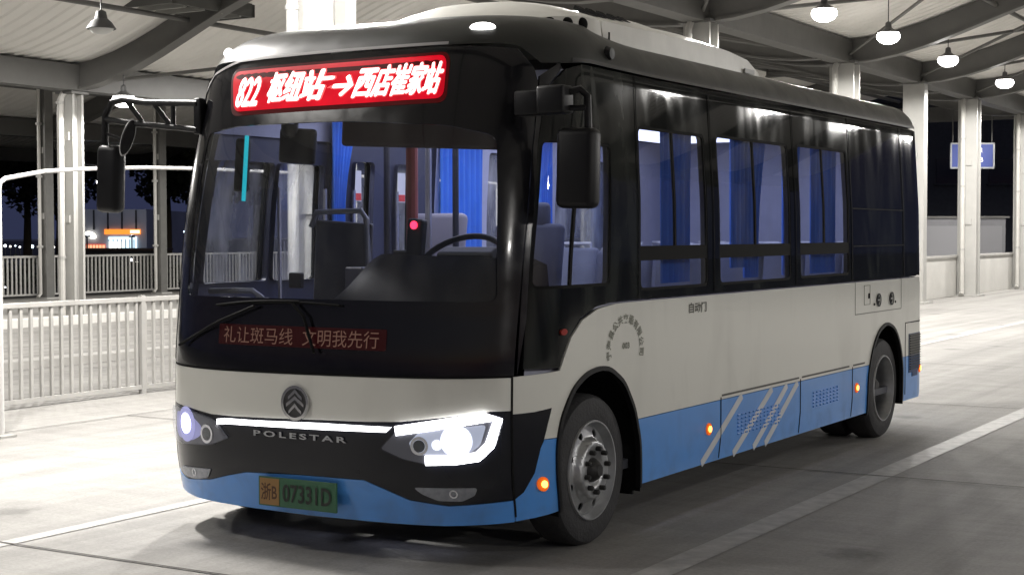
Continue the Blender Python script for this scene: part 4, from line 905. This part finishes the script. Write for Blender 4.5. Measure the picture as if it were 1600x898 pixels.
for k in range(6): 
    f = MB().box((-wd/2+1.6+k*2.4, -dp/2-.03, 4.4), (1.3, .06, 1.1)).build('window', mat('dark_pane', (.02, .025, .04), .1), e)
    MB().box((-wd/2+1.6+k*2.4, -dp/2-.08, 3.8), (1.5, .16, .07)).build('sill', M['darkwall'], f)
M['shed'] = mat('shed_panel', (.22, .22, .235), .6, noise=.15, nscale=1.5)
e, wd, hh, dp = facing_box('equipment_shed', 1380, 1571, 342, 0, 50, 2.4, M['shed'], 'low grey panelled shed behind the parapet right of the bus', 'shed', 0)
for k in range(3): MB().box((-wd/2+.7+k*1.27, -dp/2-.02, hh*.45), (1.17, .04, hh*.86)).build('door_panel', mat('shed_door', (.27, .27, .285), .6), e)
MB().box((0, 0, hh+.03), (wd+.2, dp+.2, .06)).build('roof', M['beam'], e)
# ---- background at the left: shops, trees, lights
n_ = Vector((-math.sin(YAW), math.cos(YAW), 0)); rv = Vector((math.cos(YAW), math.sin(YAW), 0))
M['hall'] = mat('hall_wall', (.42, .43, .47), .8, noise=.2, nscale=.3)
e, wd, hh, dp = facing_box('shop_hall', 108, 229, 326, 0, 112, 14, M['hall'], 'wide grey shop hall with lit signs far behind the left railing', 'building', 0)
k_ = 112/FPX
def on_hall(px, py, w_, h2_, name, m, d=.15):
    x = (px-168.5)*k_; z = W(800, py, 112).z
    return MB().box((x, -dp/2-d/2-.02, z), (w_*k_, d, h2_*k_)).build(name, m, e)
on_hall(192, 361, 56, 8, 'orange_sign', emis('orange_sign_light', (1, .26, .03), 1.5))
on_hall(212, 361, 14, 5, 'orange_sign_core', emis('orange_core_light', (1, .6, .35), 3), .3)
on_hall(192, 381, 44, 24, 'lit_shopfront', emis('shopfront_light', (.62, .85, 1), 1.7))
on_hall(181, 384, 20, 16, 'shopfront_glow', emis('shopfront_core', (1, 1, .95), 3), .3)
mb = MB()
for j in range(7): mb.box(((172+6.5*j-168.5)*k_, -dp/2-.34, W(800, 385, 112).z), (.05, .05, 24*k_))
mb.build('shopfront_mullions', M['darkwall'], e)
on_hall(150, 384, 30, 8, 'red_sign', emis('red_sign_light', (1, .12, .06), .7))
for j in range(6): on_hall(138+5*j, 384, 3, 5, 'sign_letter', emis('sign_letter_light', (1, .55, .3), 1.2), .3)
o = MB().lathe([(.001, -.1), (1, -.08), (1, .08), (.001, .1)], (0, 0, 0), 'Y', 24).build('oval_sign', emis('oval_sign_light', (1, .95, .82), 3), e, ((143-168.5)*k_, -dp/2-.2, W(800, 366, 112).z)); o.scale = (9*k_, 1, 5*k_); o.rotation_euler = (0, .45, 0)
mb = MB()
for j in range(5): mb.box(((125+22*j-168.5)*k_, -dp/2-.04, hh*.78), (.12, .06, hh*.42))
mb.build('wall_ribs', M['darkwall'], e)
# hedge and low dark roof in front of the hall
def leafmat(name, c): return mat(name, c, .75, noise=.35, nscale=2)
M['leaf'] = leafmat('tree_leaves', (.045, .055, .035)); M['leaf2'] = leafmat('hedge_leaves', (.035, .042, .03)); M['bark'] = mat('bark', (.05, .04, .03), .9, bump=.4)
def leaves(clusters, n, size, seed):
    r = np.random.RandomState(seed); V = []; F = []
    for (c, rad) in clusters:
        for _ in range(n):
            d = r.normal(size=3); d /= np.linalg.norm(d); p = np.array(c)+d*np.array(rad)*r.uniform(.55, 1.05)
            a = r.normal(size=3); a /= np.linalg.norm(a); b = np.cross(a, r.normal(size=3)); b /= np.linalg.norm(b); s = size*r.uniform(.6, 1.3); k = len(V)
            V += [tuple(p-a*s), tuple(p+b*s*.5), tuple(p+a*s), tuple(p-b*s*.5)]; F.append((k, k+1, k+2, k+3))
    return V, F
def tree(px, Z, h, rad, label, seed):
    b = W(px, 365, Z); t_ = tag(empty('tree', (b.x, b.y, 0)), label, 'tree', 'dark trees beyond the far railing'); r = random.Random(seed)
    mb = MB().tube([(0, 0, 0), (.05, 0, h*.3), (-.05, .05, h*.6)], [h*.028, h*.02, h*.012], 8)
    cl = []
    for k in range(14):
        a = r.uniform(0, 6.28); q = r.uniform(.1, .75)*rad; z = r.uniform(.42, .92)*h; c = (q*math.cos(a), q*math.sin(a), z)
        cl.append((c, (rad*.38, rad*.38, rad*.30))); mb.tube([(0, 0, h*.45), (c[0]*.6, c[1]*.6, z-.2), c], [h*.010, h*.006, .01], 5)
    mb.build('trunk', M['bark'], t_)
    V, F = leaves(cl, 170, .16, seed); me = bpy.data.meshes.new('crown'); me.from_pydata(V, [], F); link_mesh('crown', me, M['leaf'], t_)
for i, (px, Z, h, rad, lb) in enumerate(((-10, 62, 7.5, 3.2, 'dark tree at the far left edge'), (42, 66, 7.2, 2.8, 'dark tree left of the slim grey column'), (92, 75, 7.0, 2.4, 'dark tree half hidden behind the thick column'),
        (262, 64, 6.8, 2.0, 'dark tree between the slim column and the bus corner'), (310, 60, 7.2, 2.6, 'dark tree behind the edge of the windshield'), (400, 66, 7.5, 3.0, 'dark tree seen through the front door glass'))):
    tree(px, Z, h, rad, lb, 20+i)
def hedge(px0, px1, Z, h, dp_, label, seed):
    a = W(px0, 365, Z); b = W(px1, 365, Z); wd = (b-a).length; n = int(wd/.5); cl = [((-wd/2+wd*(i+.5)/n, 0, h*.5), (.45, dp_/2, h*.55)) for i in range(n)]
    V, F = leaves(cl, 130, .09, seed); me = bpy.data.meshes.new('hedge'); me.from_pydata(V, [], F); o = link_mesh('hedge', me, M['leaf2'], None, ((a+b)/2).to_tuple()); o.location.z = 0; o.rotation_euler = (0, 0, YAW); tag(o, label, 'hedge')
hedge(-20, 330, 47, .9, 1.0, 'dark clipped hedge running behind the far railing', 3)
e2, wd2, h22, dp2 = facing_box('low_shelter', 118, 236, 391, 0, 60, 2.5, M['darkwall'], 'low dark shelter in front of the lit shop hall', 'shelter', 0)
MB().box((0, 0, h22+.05), (wd2+.5, dp2+.5, .08)).build('roof', mat('shelter_roof_brown', (.05, .032, .03), .7), e2)
# far lights: small lamps on posts
r = random.Random(4); ci = 0
spots = [(8, 384, .9), (16, 385, .6), (24, 384, .5), (31, 386, .6), (42, 384, .8), (50, 385, 1.1), (78, 372, .6), (84, 386, .7), (248, 368, 1.0), (252, 386, .8), (262, 372, .5), (266, 396, .7), (205, 406, 1.2), (214, 409, .8), (288, 362, .6), (8, 449, .8)]
for px, py, s_ in spots:
    Z = 95 if py < 400 else 44; p = W(px, py, Z); side = 'left edge' if px < 60 else ('thick column' if px < 100 else ('low shelter' if px < 230 else 'bus corner'))
    l_ = tag(empty('street_light', (p.x, p.y, 0)), 'tiny distant light on a post near the %s' % side, 'light', 'tiny distant lights near the %s' % side)
    MB().tube([(0, 0, 0), (0, 0, p.z)], .03, 5).build('post', M['plastic'], l_)
    mb = MB(); bmesh.ops.create_icosphere(mb.bm, subdivisions=2, radius=.10*s_*Z/95*(1 if Z > 50 else .8)); o = mb.build('globe', emis('far_globe_%d' % (ci % 3), ((.9, .95, 1), (1, .95, .85), (.7, .85, 1))[ci % 3], 5), l_, (0, 0, p.z), smooth=True, ang=180); ci += 1
p = W(256, 447, 42); l_ = tag(empty('warning_light', (p.x, p.y, 0)), 'small red light glowing behind the far railing beside the bus corner', 'light')
MB().tube([(0, 0, 0), (0, 0, p.z)], .025, 5).build('post', M['plastic'], l_)
mb = MB(); bmesh.ops.create_icosphere(mb.bm, subdivisions=2, radius=.075); mb.build('lens', emis('red_far_light', (1, .03, .12), 3), l_, (0, 0, p.z), smooth=True, ang=180)

for px, lb in ((136, 'floodlight added on a mast left in front of the shop hall'), (206, 'floodlight added on a mast right in front of the shop hall')):
    q = W(px, 365, 100); f_ = tag(empty('fill_light', (q.x, q.y, 0)), lb, 'fill_light', 'added fill lights by the shop hall')
    MB().tube([(0, 0, 0), (0, 0, 1.5)], .05, 6).build('mast', M['plastic'], f_); MB().box((0, 0, 1.5), (.3, .3, .15), bev=.03).build('housing', M['plastic'], f_)
    l = bpy.data.lights.new('hall_fill_lamp', 'POINT'); l.energy = 350; l.color = (.85, .9, 1); l.shadow_soft_size = .2; o = bpy.data.objects.new('hall_fill_lamp', l); COL.objects.link(o); o.parent = f_; o.location = (0, 0, 1.9)  # added light source that brightens the hall wall
